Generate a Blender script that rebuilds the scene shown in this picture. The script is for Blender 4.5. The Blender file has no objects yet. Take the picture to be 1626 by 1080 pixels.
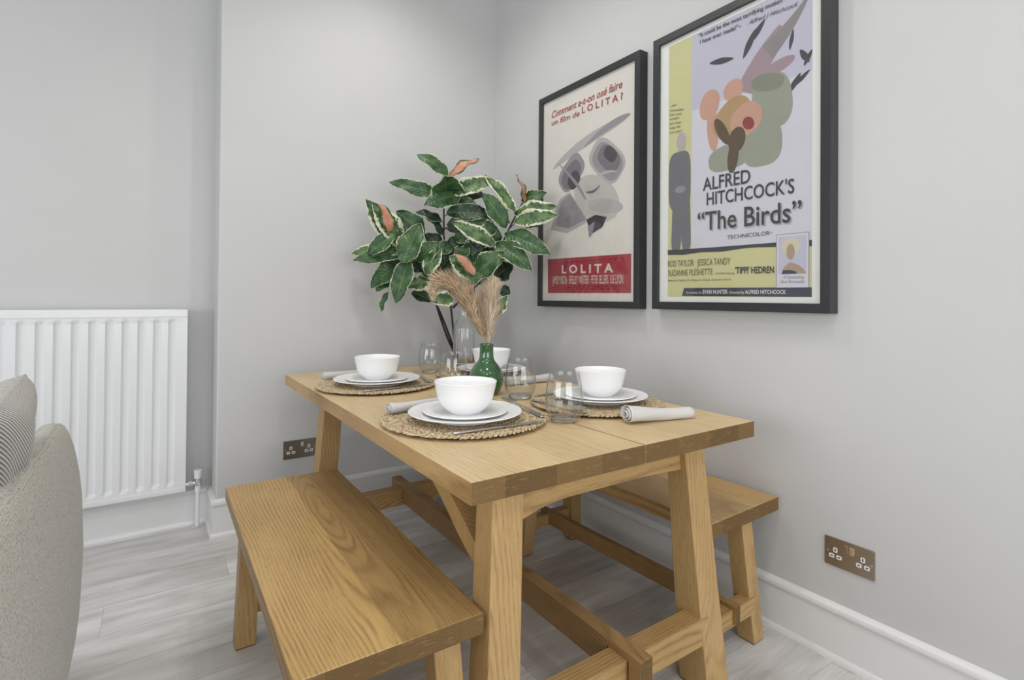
import bpy, bmesh, math, random
from mathutils import Vector, Matrix
random.seed(7)
S = bpy.context.scene
COL = S.collection
PI = math.pi

# ------------------------------------------------------------------ camera, world, lights
H = 1.12
FPX = 841.4754
def rad(a): return math.radians(a)
yw, pt, ro = rad(34.3137), rad(-.4597), rad(.4395)
F = Vector((math.sin(yw), math.cos(yw), 0)); R = Vector((math.cos(yw), -math.sin(yw), 0)); U = Vector((0, 0, 1))
F, U = F*math.cos(pt)-U*math.sin(pt), U*math.cos(pt)+F*math.sin(pt)
R, U = R*math.cos(ro)+U*math.sin(ro), U*math.cos(ro)-R*math.sin(ro)
cd = bpy.data.cameras.new('camera'); cam = bpy.data.objects.new('camera', cd); COL.objects.link(cam)
m = Matrix((R, U, -F)).transposed().to_4x4(); m.translation = Vector((0, 0, H)); cam.matrix_world = m
cd.sensor_fit = 'HORIZONTAL'; cd.sensor_width = 36.0; cd.lens = 36.0*FPX/1626
cd.shift_y = (466.6427-540)/1626
cd.clip_start = 0.02
S.camera = cam
S.view_settings.view_transform = 'Standard'
try: S.view_settings.look = 'None'
except Exception: pass
S.view_settings.gamma = 1.0
S.view_settings.use_curve_mapping = False
S.view_settings.exposure = 0.07

w = bpy.data.worlds.new('world'); S.world = w; w.use_nodes = True
w.node_tree.nodes['Background'].inputs[0].default_value = (0.86, 0.92, 1.0, 1)
w.node_tree.nodes['Background'].inputs[1].default_value = 0.8

def area(name, loc, aim, sx, sy, power, col=(1, 1, 1), spread=180):
    l = bpy.data.lights.new(name, 'AREA'); l.shape = 'RECTANGLE'; l.size = sx; l.size_y = sy
    l.energy = power; l.color = col; l.spread = rad(spread)
    o = bpy.data.objects.new(name, l); COL.objects.link(o); o.location = loc
    o.rotation_euler = (Vector(aim)-Vector(loc)).to_track_quat('-Z', 'Y').to_euler()
    return o
area('window_light_left', (-2.95, 0.6, 1.35), (0.3, 1.2, 0.5), 2.6, 1.5, 44, (0.95, 0.98, 1.0))
area('window_light_rear', (0.3, -2.45, 1.35), (0.6, 1.0, 0.5), 2.6, 1.5, 44, (0.97, 0.985, 1.0))
DOWN = [(-1.0, 0.2, 12), (0.50, 0.4, 24), (-0.9, 1.6, 8), (0.80, 1.60, 24), (0.98, 2.20, 16), (-0.3, -1.1, 22), (1.0, -0.9, 20)]  # the spot closest to the back corner is added to brighten the upper wall
for i, (x, y, pw) in enumerate(DOWN):
    l = bpy.data.lights.new('ceiling_spot', 'SPOT'); l.energy = pw; l.spot_size = rad(158); l.spot_blend = 0.9
    l.shadow_soft_size = 0.045; l.color = (1.0, 0.968, 0.925)
    o = bpy.data.objects.new('ceiling_spot', l); COL.objects.link(o); o.location = (x, y, 3.0)

# ------------------------------------------------------------------ material helpers
def newmat(name):
    mt = bpy.data.materials.new(name); mt.use_nodes = True
    nt = mt.node_tree; b = nt.nodes['Principled BSDF']
    return mt, nt, b
def simple(name, col, rough=.5, metal=0, spec=.5, noise=0, bump=0, bscale=200, coat=0):
    mt, nt, b = newmat(name)
    b.inputs['Base Color'].default_value = (*col, 1); b.inputs['Roughness'].default_value = rough
    b.inputs['Metallic'].default_value = metal; b.inputs['Specular IOR Level'].default_value = spec
    if coat: b.inputs['Coat Weight'].default_value = coat; b.inputs['Coat Roughness'].default_value = .06
    N = nt.nodes; Lk = nt.links
    tc = N.new('ShaderNodeTexCoord')
    nz = N.new('ShaderNodeTexNoise'); nz.inputs['Scale'].default_value = bscale; nz.inputs['Detail'].default_value = 3
    Lk.new(tc.outputs['Object'], nz.inputs['Vector'])
    if noise:
        mx = N.new('ShaderNodeMixRGB'); mx.blend_type = 'MULTIPLY'; mx.inputs[0].default_value = noise
        mx.inputs[1].default_value = (*col, 1); Lk.new(nz.outputs['Fac'], mx.inputs[2]); Lk.new(mx.outputs[0], b.inputs['Base Color'])
    if bump:
        bp = N.new('ShaderNodeBump'); bp.inputs['Strength'].default_value = bump; bp.inputs['Distance'].default_value = .002
        Lk.new(nz.outputs['Fac'], bp.inputs['Height']); Lk.new(bp.outputs[0], b.inputs['Normal'])
    return mt
def math_(nt, op, a, b=None, c=None):
    n = nt.nodes.new('ShaderNodeMath'); n.operation = op
    for i, v in enumerate((a, b, c)):
        if v is None: continue
        if isinstance(v, (int, float)): n.inputs[i].default_value = v
        else: nt.links.new(v, n.inputs[i])
    return n.outputs[0]
def ramp(nt, fac, stops):
    r = nt.nodes.new('ShaderNodeValToRGB'); e = r.color_ramp.elements
    while len(e) > 1: e.remove(e[-1])
    e[0].position = stops[0][0]; e[0].color = (*stops[0][1], 1)
    for p, c in stops[1:]:
        k = e.new(p); k.color = (*c, 1)
    nt.links.new(fac, r.inputs[0]); return r.outputs[0]
def mixc(nt, mode, f, a, b):
    n = nt.nodes.new('ShaderNodeMixRGB'); n.blend_type = mode
    for i, v in enumerate((f, a, b)):
        if isinstance(v, (int, float)): n.inputs[i].default_value = v
        elif isinstance(v, tuple): n.inputs[i].default_value = (*v, 1)
        else: nt.links.new(v, n.inputs[i])
    return n.outputs[0]
def noise(nt, vec, scale, detail=3, rough=.5, dist=0):
    n = nt.nodes.new('ShaderNodeTexNoise'); n.inputs['Scale'].default_value = scale; n.inputs['Detail'].default_value = detail
    n.inputs['Roughness'].default_value = rough; n.inputs['Distortion'].default_value = dist
    nt.links.new(vec, n.inputs['Vector']); return n.outputs['Fac']
def comb(nt, x, y, z):
    n = nt.nodes.new('ShaderNodeCombineXYZ')
    for i, v in enumerate((x, y, z)):
        if isinstance(v, (int, float)): n.inputs[i].default_value = v
        else: nt.links.new(v, n.inputs[i])
    return n.outputs[0]

def oak(name, axis, light=(.60, .405, .185), dark=(.40, .235, .088), boards=(), pith=(.0, -.1), ringf=55, ring_amt=.55, seed=0., rough=.42, wav=.20):
    """oak with the grain along an axis; boards = list of (edge position across, tone) steps"""
    mt, nt, b = newmat(name)
    tc = nt.nodes.new('ShaderNodeTexCoord'); sp = nt.nodes.new('ShaderNodeSeparateXYZ')
    nt.links.new(tc.outputs['Object'], sp.inputs[0])
    ax = 'xyz'.index(axis); g = sp.outputs[ax]; u = sp.outputs[(ax+1) % 3 if axis != 'y' else 0]; v = sp.outputs[(ax+2) % 3 if axis != 'y' else 2]
    g = math_(nt, 'ADD', g, seed)
    low = noise(nt, comb(nt, math_(nt, 'MULTIPLY', u, 2.2), math_(nt, 'MULTIPLY', g, .55), math_(nt, 'MULTIPLY', v, 2.2)), 1.6, 1)
    low2 = noise(nt, comb(nt, math_(nt, 'MULTIPLY', u, 9.0), math_(nt, 'MULTIPLY', g, 3.0), math_(nt, 'MULTIPLY', v, 9.0)), 2.0, 2)
    du = math_(nt, 'ADD', math_(nt, 'SUBTRACT', u, pith[0]), math_(nt, 'MULTIPLY', math_(nt, 'SUBTRACT', low, .5), .15))
    dv = math_(nt, 'SUBTRACT', v, pith[1])
    r = math_(nt, 'SQRT', math_(nt, 'ADD', math_(nt, 'MULTIPLY', du, du), math_(nt, 'MULTIPLY', dv, dv)))
    r = math_(nt, 'ADD', r, math_(nt, 'MULTIPLY', low, wav))
    r = math_(nt, 'ADD', r, math_(nt, 'MULTIPLY', low2, .010))
    ph = math_(nt, 'FRACT', math_(nt, 'MULTIPLY', r, ringf))
    ringl = math_(nt, 'POWER', math_(nt, 'ADD', math_(nt, 'MULTIPLY', math_(nt, 'SINE', math_(nt, 'MULTIPLY', ph, 2*PI)), .5), .5), 2.4)
    fib = noise(nt, comb(nt, math_(nt, 'MULTIPLY', u, 260), math_(nt, 'MULTIPLY', g, 7), math_(nt, 'MULTIPLY', v, 260)), 1.0, 4, .65)
    pores = noise(nt, comb(nt, math_(nt, 'MULTIPLY', u, 420), math_(nt, 'MULTIPLY', g, 22), math_(nt, 'MULTIPLY', v, 420)), 1.0, 2, .5)
    pores = math_(nt, 'MULTIPLY', math_(nt, 'GREATER_THAN', pores, .60), math_(nt, 'ADD', math_(nt, 'MULTIPLY', ringl, .6), .18))
    col = mixc(nt, 'MIX', math_(nt, 'MULTIPLY', math_(nt, 'MULTIPLY', ringl, ring_amt*1.5), ramp(nt, low2, [(.3, (.25, .25, .25)), (.65, (1, 1, 1))])), light, dark)
    col = mixc(nt, 'MULTIPLY', .55, col, ramp(nt, fib, [(.3, (.74, .70, .64)), (.65, (1.06, 1.06, 1.05))]))
    col = mixc(nt, 'MIX', math_(nt, 'MULTIPLY', pores, .55), col, tuple(c*.55 for c in dark))
    tone = noise(nt, comb(nt, math_(nt, 'MULTIPLY', u, 2), math_(nt, 'MULTIPLY', g, 1.1), 0), 2.2, 2)
    col = mixc(nt, 'MULTIPLY', .8, col, ramp(nt, tone, [(.3, (.86, .83, .78)), (.7, (1.05, 1.05, 1.05))]))
    if boards:
        uw = math_(nt, 'ADD', u, math_(nt, 'MULTIPLY', math_(nt, 'SUBTRACT', low2, .5), .012))
        cur = None
        for e, t in boards:
            tint = tuple(t)
            if cur is None: cur = comb(nt, *tint); continue
            f = math_(nt, 'GREATER_THAN', uw, e)
            cur = mixc(nt, 'MIX', f, cur, tint)
        col = mixc(nt, 'MULTIPLY', 1.0, col, cur)
    nt.links.new(col, b.inputs['Base Color'])
    b.inputs['Roughness'].default_value = rough; b.inputs['Specular IOR Level'].default_value = .35
    bp = nt.nodes.new('ShaderNodeBump'); bp.inputs['Strength'].default_value = .12; bp.inputs['Distance'].default_value = .0008
    nt.links.new(math_(nt, 'SUBTRACT', fib, math_(nt, 'MULTIPLY', ringl, .4)), bp.inputs['Height']); nt.links.new(bp.outputs[0], b.inputs['Normal'])
    return mt
def oak_end(name, lateral='x', base=(.175, .110, .045)):
    """end grain: growth arcs and rays, browner than the faces"""
    mt, nt, b = newmat(name)
    tc = nt.nodes.new('ShaderNodeTexCoord'); sp = nt.nodes.new('ShaderNodeSeparateXYZ'); nt.links.new(tc.outputs['Object'], sp.inputs[0])
    u = sp.outputs[0]; v = sp.outputs[2]
    blk = math_(nt, 'FLOOR', math_(nt, 'MULTIPLY', u, 7.3))
    fu = math_(nt, 'SUBTRACT', math_(nt, 'MULTIPLY', u, 1.0), math_(nt, 'MULTIPLY', math_(nt, 'SINE', math_(nt, 'MULTIPLY', blk, 4.7)), .35))
    r = math_(nt, 'SQRT', math_(nt, 'ADD', math_(nt, 'MULTIPLY', fu, fu), math_(nt, 'POWER', math_(nt, 'ADD', v, .12), 2)))
    nn = noise(nt, comb(nt, math_(nt, 'MULTIPLY', u, 12), 0, math_(nt, 'MULTIPLY', v, 12)), 2.0, 3)
    ph = math_(nt, 'FRACT', math_(nt, 'MULTIPLY', math_(nt, 'ADD', r, math_(nt, 'MULTIPLY', nn, .02)), 150))
    col = mixc(nt, 'MIX', math_(nt, 'MULTIPLY', ph, .4), base, tuple(c*.6 for c in base))
    tn = math_(nt, 'MULTIPLY', math_(nt, 'ADD', math_(nt, 'SINE', math_(nt, 'MULTIPLY', blk, 9.1)), 1.), .5)
    col = mixc(nt, 'MULTIPLY', 1.0, col, ramp(nt, tn, [(0, (.85, .82, .80)), (1, (1.25, 1.2, 1.15))]))
    sm = noise(nt, comb(nt, math_(nt, 'MULTIPLY', u, 8), 0, math_(nt, 'MULTIPLY', v, 40)), 3.0, 4, .7)
    col = mixc(nt, 'MIX', math_(nt, 'MULTIPLY', math_(nt, 'GREATER_THAN', sm, .58), .25), col, (.36, .25, .12))
    nt.links.new(col, b.inputs['Base Color']); b.inputs['Roughness'].default_value = .6; b.inputs['Specular IOR Level'].default_value = .2
    return mt

M = {}
def wallmat(name, col):
    mt, nt, b = newmat(name)
    tc = nt.nodes.new('ShaderNodeTexCoord')
    n1 = noise(nt, tc.outputs['Object'], 3.0, 3); n2 = noise(nt, tc.outputs['Object'], 260, 2)
    nt.links.new(mixc(nt, 'MULTIPLY', .5, col, ramp(nt, n1, [(.3, (.97, .97, .97)), (.7, (1.02, 1.02, 1.02))])), b.inputs['Base Color'])
    b.inputs['Roughness'].default_value = .62; b.inputs['Specular IOR Level'].default_value = .35
    bp = nt.nodes.new('ShaderNodeBump'); bp.inputs['Strength'].default_value = .08; bp.inputs['Distance'].default_value = .0006
    nt.links.new(n2, bp.inputs['Height']); nt.links.new(bp.outputs[0], b.inputs['Normal'])
    return mt
M['wall'] = wallmat('wall_paint', (.60, .60, .595))
M['ceiling'] = wallmat('ceiling_paint', (.85, .85, .85))
M['trim'] = simple('trim_gloss_white', (.80, .80, .80), .28, noise=0, bump=.03, bscale=30)
M['radiator'] = simple('radiator_enamel', (.80, .81, .82), .25, bump=.02, bscale=40)
M['valve_white'] = simple('valve_plastic', (.85, .85, .84), .35)
M['chrome'] = simple('chrome', (.75, .75, .76), .12, metal=1)
M['steel'] = simple('cutlery_steel', (.82, .82, .83), .24, metal=1, noise=.15)
M['nickel'] = simple('brushed_nickel_plate', (.56, .52, .45), .30, metal=1, noise=.2, bump=.05)
M['nickel_dark'] = simple('dark_nickel_plate', (.34, .32, .27), .36, metal=1, noise=.2, bump=.05)
M['white_plastic'] = simple('white_plastic', (.85, .85, .87), .3)
M['slot'] = simple('socket_slot', (.02, .02, .02), .6)
M['porcelain'] = simple('white_porcelain', (.92, .92, .92), .17, spec=.28)
M['green_glaze'] = simple('green_glazed_ceramic', (.028, .125, .032), .07, coat=1., noise=.35, bscale=14)
M['frame_black'] = simple('black_ash_frame', (.030, .031, .034), .38, noise=.4, bump=.1, bscale=120)
M['pad'] = simple('dark_foot_pad', (.05, .035, .025), .8)
M['stem'] = simple('brown_stem', (.05, .035, .028), .6, noise=.5, bump=.3, bscale=80)
M['soil'] = simple('potting_soil', (.05, .035, .025), .95, noise=.6, bump=1, bscale=60)
def floor_mat():
    mt, nt, b = newmat('grey_oak_laminate')
    tc = nt.nodes.new('ShaderNodeTexCoord'); sp = nt.nodes.new('ShaderNodeSeparateXYZ'); nt.links.new(tc.outputs['Object'], sp.inputs[0])
    x, y = sp.outputs[0], sp.outputs[1]
    pw, pl = .20, 1.7
    row = math_(nt, 'FLOOR', math_(nt, 'DIVIDE', y, pw))
    off = math_(nt, 'MULTIPLY', math_(nt, 'FRACT', math_(nt, 'MULTIPLY', math_(nt, 'SINE', math_(nt, 'MULTIPLY', row, 12.9898)), 437.58)), pl)
    xx = math_(nt, 'ADD', x, off)
    colid = math_(nt, 'FLOOR', math_(nt, 'DIVIDE', xx, pl))
    rnd = math_(nt, 'FRACT', math_(nt, 'MULTIPLY', math_(nt, 'SINE', math_(nt, 'ADD', math_(nt, 'MULTIPLY', row, 78.233), math_(nt, 'MULTIPLY', colid, 39.42))), 4375.85))
    fy = math_(nt, 'FRACT', math_(nt, 'DIVIDE', y, pw)); fx = math_(nt, 'FRACT', math_(nt, 'DIVIDE', xx, pl))
    ey = math_(nt, 'MINIMUM', fy, math_(nt, 'SUBTRACT', 1, fy)); ex = math_(nt, 'MULTIPLY', math_(nt, 'MINIMUM', fx, math_(nt, 'SUBTRACT', 1, fx)), pl/pw)
    seam = math_(nt, 'LESS_THAN', math_(nt, 'MINIMUM', ey, ex), .0075)
    sh = math_(nt, 'MULTIPLY', rnd, 37.0)
    v1 = comb(nt, math_(nt, 'ADD', math_(nt, 'MULTIPLY', x, 1.6), sh), math_(nt, 'MULTIPLY', y, 11), sh)
    n1 = noise(nt, v1, 1.6, 5, .6, .6)
    n2 = noise(nt, comb(nt, math_(nt, 'MULTIPLY', x, 5), math_(nt, 'MULTIPLY', y, 130), sh), 1.5, 4, .6)
    blot = noise(nt, comb(nt, math_(nt, 'MULTIPLY', x, 2.2), math_(nt, 'MULTIPLY', y, 5), sh), 1.4, 2)
    col = ramp(nt, n1, [(.28, (.54, .525, .51)), (.46, (.70, .69, .68)), (.66, (.80, .80, .795))])
    col = mixc(nt, 'MULTIPLY', .6, col, ramp(nt, n2, [(.3, (.80, .79, .78)), (.6, (1.04, 1.04, 1.04))]))
    col = mixc(nt, 'MULTIPLY', .8, col, ramp(nt, blot, [(.35, (.84, .83, .82)), (.6, (1.04, 1.04, 1.04))]))
    col = mixc(nt, 'MULTIPLY', 1., col, ramp(nt, rnd, [(0, (.86, .85, .84)), (1, (1.10, 1.10, 1.10))]))
    col = mixc(nt, 'MIX', math_(nt, 'MULTIPLY', seam, .30), col, (.24, .22, .20))
    nt.links.new(col, b.inputs['Base Color']); b.inputs['Roughness'].default_value = .36; b.inputs['Specular IOR Level'].default_value = .4
    bp = nt.nodes.new('ShaderNodeBump'); bp.inputs['Strength'].default_value = .1; bp.inputs['Distance'].default_value = .001
    nt.links.new(math_(nt, 'SUBTRACT', n2, math_(nt, 'MULTIPLY', seam, 2.)), bp.inputs['Height']); nt.links.new(bp.outputs[0], b.inputs['Normal'])
    return mt
M['floor'] = floor_mat()
def thin_glass(name, tint=(.985, .99, .99), k=1.0):
    mt, nt, b = newmat(name); nt.nodes.remove(b)
    out = nt.nodes['Material Output']
    lw = nt.nodes.new('ShaderNodeLayerWeight'); lw.inputs[0].default_value = .5
    tr = nt.nodes.new('ShaderNodeBsdfTransparent'); tr.inputs[0].default_value = (*tint, 1)
    gl = nt.nodes.new('ShaderNodeBsdfGlossy'); gl.inputs['Roughness'].default_value = .02
    mx = nt.nodes.new('ShaderNodeMixShader')
    f = math_(nt, 'MINIMUM', math_(nt, 'MULTIPLY', math_(nt, 'ADD', .04, math_(nt, 'MULTIPLY', math_(nt, 'POWER', lw.outputs['Facing'], 5), .9)), k), .6)
    nt.links.new(f, mx.inputs[0]); nt.links.new(tr.outputs[0], mx.inputs[1]); nt.links.new(gl.outputs[0], mx.inputs[2])
    nt.links.new(mx.outputs[0], out.inputs[0]); return mt
M['pane'] = thin_glass('picture_glass', (1, 1, 1), .9)
M['tumbler'] = thin_glass('tumbler_glass', (.975, .98, .98), 1.5)
def real_glass(name, tint=(1, 1, 1), rough=0.0, ior=1.45):
    mt, nt, b = newmat(name)
    b.inputs['Base Color'].default_value = (*tint, 1); b.inputs['Roughness'].default_value = rough
    b.inputs['Transmission Weight'].default_value = 1; b.inputs['IOR'].default_value = ior
    return mt
M['glass'] = real_glass('clear_glass')
def leaf_mat(kind):
    mt, nt, b = newmat('leaf_'+kind)
    uv = nt.nodes.new('ShaderNodeUVMap'); sp = nt.nodes.new('ShaderNodeSeparateXYZ'); nt.links.new(uv.outputs[0], sp.inputs[0])
    tc = nt.nodes.new('ShaderNodeTexCoord')
    u = math_(nt, 'ABSOLUTE', math_(nt, 'SUBTRACT', math_(nt, 'MULTIPLY', sp.outputs[0], 2), 1)); v = sp.outputs[1]
    n1 = noise(nt, tc.outputs['Object'], 26, 3); n2 = noise(nt, tc.outputs['Object'], 60, 3)
    side = math_(nt, 'ABSOLUTE', math_(nt, 'SINE', math_(nt, 'ADD', math_(nt, 'MULTIPLY', v, 34), math_(nt, 'MULTIPLY', u, -7))))
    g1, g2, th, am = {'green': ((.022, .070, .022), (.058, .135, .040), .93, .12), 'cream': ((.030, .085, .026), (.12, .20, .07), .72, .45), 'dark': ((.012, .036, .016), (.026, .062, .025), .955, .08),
                      'orange': ((.50, .22, .13), (.58, .28, .18), .70, .35)}[kind]
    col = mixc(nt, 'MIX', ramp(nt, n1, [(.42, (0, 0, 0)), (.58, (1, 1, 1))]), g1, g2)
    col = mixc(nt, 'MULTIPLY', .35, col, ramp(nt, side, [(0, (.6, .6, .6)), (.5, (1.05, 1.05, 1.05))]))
    edge = math_(nt, 'GREATER_THAN', math_(nt, 'ADD', u, math_(nt, 'MULTIPLY', math_(nt, 'SUBTRACT', n2, .5), am*2.2)), th)
    ec = (.62, .64, .46) if kind != 'orange' else (.05, .11, .035)
    col = mixc(nt, 'MIX', edge, col, ec)
    rib = math_(nt, 'LESS_THAN', u, .035)
    col = mixc(nt, 'MIX', math_(nt, 'MULTIPLY', rib, .6), col, (.16, .24, .10) if kind != 'orange' else (.4, .15, .1))
    nt.links.new(col, b.inputs['Base Color']); b.inputs['Roughness'].default_value = .38
    bp = nt.nodes.new('ShaderNodeBump'); bp.inputs['Strength'].default_value = .4; bp.inputs['Distance'].default_value = .002
    nt.links.new(side, bp.inputs['Height']); nt.links.new(bp.outputs[0], b.inputs['Normal'])
    return mt
for k in ('green', 'cream', 'dark', 'orange'): M['leaf_'+k] = leaf_mat(k)
def fabric(name, c1, c2, scale=420, stripes=False):
    mt, nt, b = newmat(name)
    tc = nt.nodes.new('ShaderNodeTexCoord'); sp = nt.nodes.new('ShaderNodeSeparateXYZ'); nt.links.new(tc.outputs['Object'], sp.inputs[0])
    n1 = noise(nt, comb(nt, math_(nt, 'MULTIPLY', sp.outputs[0], scale), math_(nt, 'MULTIPLY', sp.outputs[1], scale), math_(nt, 'MULTIPLY', sp.outputs[2], scale*.55)), 1.0, 2, .7)
    n2 = noise(nt, tc.outputs['Object'], 9, 3)
    lines = math_(nt, 'SINE', math_(nt, 'MULTIPLY', math_(nt, 'ADD', sp.outputs[2], math_(nt, 'MULTIPLY', n2, .01)), 1150))
    f = math_(nt, 'ADD', n1, math_(nt, 'MULTIPLY', lines, .04))
    col = ramp(nt, f, [(.34, c2), (.52, c1)])
    if stripes:
        q = math_(nt, 'ADD', math_(nt, 'MULTIPLY', sp.outputs[1], .55), math_(nt, 'MULTIPLY', sp.outputs[2], .85))
        st = math_(nt, 'SINE', math_(nt, 'MULTIPLY', q, 900))
        reg = ramp(nt, noise(nt, tc.outputs['Object'], 7, 1), [(.30, (.45, .45, .45)), (.46, (1, 1, 1))])
        msk = math_(nt, 'MULTIPLY', math_(nt, 'GREATER_THAN', st, .1), math_(nt, 'ADD', math_(nt, 'MULTIPLY', reg, .75), .15))
        col = mixc(nt, 'MIX', msk, mixc(nt, 'MIX', math_(nt, 'MULTIPLY', reg, .6), col, (.66, .65, .63)), (.07, .068, .068))
    nt.links.new(col, b.inputs['Base Color']); b.inputs['Roughness'].default_value = .95; b.inputs['Specular IOR Level'].default_value = .1
    b.inputs['Sheen Weight'].default_value = .3
    bp = nt.nodes.new('ShaderNodeBump'); bp.inputs['Strength'].default_value = .5; bp.inputs['Distance'].default_value = .002
    nt.links.new(n1, bp.inputs['Height']); nt.links.new(bp.outputs[0], b.inputs['Normal'])
    return mt
M['sofa'] = fabric('oatmeal_weave', (.50, .48, .42), (.20, .19, .16), 300)
M['cushion'] = fabric('striped_weave', (.50, .475, .40), (.30, .275, .225), 330, True)
M['linen'] = fabric('grey_linen', (.70, .69, .67), (.54, .53, .51), 900)
def seagrass():
    mt, nt, b = newmat('woven_seagrass')
    tc = nt.nodes.new('ShaderNodeTexCoord')
    n1 = noise(nt, tc.outputs['Object'], 75, 3); n2 = noise(nt, tc.outputs['Object'], 500, 3)
    col = ramp(nt, n1, [(.3, (.33, .23, .12)), (.5, (.58, .45, .28)), (.7, (.74, .63, .45))])
    col = mixc(nt, 'MULTIPLY', .6, col, ramp(nt, n2, [(.35, (.65, .62, .58)), (.6, (1.05, 1.05, 1.05))]))
    nt.links.new(col, b.inputs['Base Color']); b.inputs['Roughness'].default_value = .75
    return mt
M['seagrass'] = seagrass()
M['seagrass_gap_shade'] = simple('seagrass_shadow_base', (.06, .04, .02), .9, noise=.4)  # near-black disc colour stands in for shade in the gaps between braids
def basket():
    mt, nt, b = newmat('black_white_weave')
    tc = nt.nodes.new('ShaderNodeTexCoord'); sp = nt.nodes.new('ShaderNodeSeparateXYZ'); nt.links.new(tc.outputs['Object'], sp.inputs[0])
    a = math_(nt, 'ARCTAN2', sp.outputs[1], sp.outputs[0])
    p = math_(nt, 'FLOOR', math_(nt, 'MULTIPLY', a, 18)); q = math_(nt, 'FLOOR', math_(nt, 'MULTIPLY', sp.outputs[2], 150))
    ck = math_(nt, 'MODULO', math_(nt, 'ABSOLUTE', math_(nt, 'ADD', p, q)), 2)
    nt.links.new(mixc(nt, 'MIX', ck, (.03, .03, .03), (.75, .74, .72)), b.inputs['Base Color']); b.inputs['Roughness'].default_value = .7
    return mt
M['basket'] = basket()
M['pampas'] = simple('pampas_fluff', (.92, .78, .60), .9, noise=.25, bscale=25)
M['pampas_dark'] = simple('pampas_tan_fluff', (.74, .52, .29), .9, noise=.3, bscale=25)
M['straw'] = simple('straw_stem', (.55, .38, .18), .7, noise=.3)

# ------------------------------------------------------------------ mesh helpers
class MB:
    def __init__(s): s.v = []; s.f = []; s.m = []; s.uv = {}
    def add(s, vs, fs, mi=0):
        o = len(s.v); s.v += [tuple(p) for p in vs]
        for f in fs: s.f.append(tuple(i+o for i in f)); s.m.append(mi)
        return o
    def box(s, x0, x1, y0, y1, z0, z1, mi=0, ends=None):
        """ends = (axis, material index) gives the two faces across that axis another material"""
        vs = [(x, y, z) for z in (z0, z1) for y in (y0, y1) for x in (x0, x1)]
        fs = [(0, 2, 3, 1), (4, 5, 7, 6), (0, 1, 5, 4), (2, 6, 7, 3), (0, 4, 6, 2), (1, 3, 7, 5)]
        axs = 'zzyyxx'
        for f, a in zip(fs, axs): s.add([vs[i] for i in f], [(0, 1, 2, 3)], ends[1] if ends and ends[0] == a else mi)
    def prism8(s, bot, top, mi=0):
        """bot/top: (x0,x1,y0,y1,z)"""
        def q(b): x0, x1, y0, y1, z = b; return [(x0, y0, z), (x1, y0, z), (x1, y1, z), (x0, y1, z)]
        s.add(q(bot)+q(top), [(3, 2, 1, 0), (4, 5, 6, 7), (0, 1, 5, 4), (1, 2, 6, 5), (2, 3, 7, 6), (3, 0, 4, 7)], mi)
    def lathe(s, prof, n=48, c=(0, 0), mi=0, mod=None):
        o = len(s.v); k = len(prof)
        for i in range(n):
            a = 2*PI*i/n
            for r, z in prof:
                rr = r*(mod(a, z) if mod else 1)
                s.v.append((c[0]+rr*math.cos(a), c[1]+rr*math.sin(a), z))
        for i in range(n):
            j = (i+1) % n
            for t in range(k-1):
                s.f.append((o+i*k+t, o+j*k+t, o+j*k+t+1, o+i*k+t+1)); s.m.append(mi)
    def tube(s, pts, rads, n=8, mi=0, cap=True):
        P = [Vector(p) for p in pts]; o = len(s.v); prev = None
        if not isinstance(rads, (list, tuple)): rads = [rads]*len(P)
        for i, p in enumerate(P):
            d = (P[min(i+1, len(P)-1)]-P[max(i-1, 0)]).normalized()
            if prev is None:
                a = d.orthogonal().normalized()
            else:
                a = (prev-d*prev.dot(d)).normalized()
            prev = a; b = d.cross(a)
            for j in range(n):
                t = 2*PI*j/n; s.v.append(tuple(p+(a*math.cos(t)+b*math.sin(t))*rads[i]))
        for i in range(len(P)-1):
            for j in range(n):
                k = (j+1) % n; s.f.append((o+i*n+j, o+i*n+k, o+(i+1)*n+k, o+(i+1)*n+j)); s.m.append(mi)
        if cap:
            s.f.append(tuple(o+j for j in range(n))[::-1]); s.m.append(mi)
            s.f.append(tuple(o+(len(P)-1)*n+j for j in range(n))); s.m.append(mi)
    def poly(s, pts, mi=0): s.add(pts, [tuple(range(len(pts)))], mi)
    def extrude(s, pts, d, mi=0):
        """closed polygon pts (list of Vector-like) extruded by vector d"""
        n = len(pts); d = Vector(d); A = [Vector(p) for p in pts]; B = [p+d for p in A]
        s.add(A+B, [tuple(range(n))[::-1], tuple(range(n, 2*n))]+[(i, (i+1) % n, n+(i+1) % n, n+i) for i in range(n)], mi)
    def build(s, name, mats, parent=None, smooth=False, bevel=0, loc=None, subsurf=0, fixn=True):
        me = bpy.data.meshes.new(name); me.from_pydata(s.v, [], s.f)
        for mm in (mats if isinstance(mats, (list, tuple)) else [mats]): me.materials.append(mm)
        me.polygons.foreach_set('material_index', s.m); me.update()
        if fixn:
            bm = bmesh.new(); bm.from_mesh(me)
            bmesh.ops.remove_doubles(bm, verts=bm.verts, dist=1e-6)
            bmesh.ops.recalc_face_normals(bm, faces=bm.faces); bm.to_mesh(me); bm.free()
        if smooth:
            me.polygons.foreach_set('use_smooth', [True]*len(me.polygons))
        o = bpy.data.objects.new(name, me); COL.objects.link(o)
        if parent: o.parent = parent
        if loc: o.location = loc
        if bevel:
            b = o.modifiers.new('bevel', 'BEVEL'); b.width = bevel; b.segments = 2; b.limit_method = 'ANGLE'; b.angle_limit = rad(40)
        if subsurf:
            b = o.modifiers.new('subdivision', 'SUBSURF'); b.levels = subsurf; b.render_levels = subsurf
        return o
def tag(o, label=None, cat=None, group=None, kind=None):
    if label: o['label'] = label
    if cat: o['category'] = cat
    if group: o['group'] = group
    if kind: o['kind'] = kind
    return o
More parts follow.
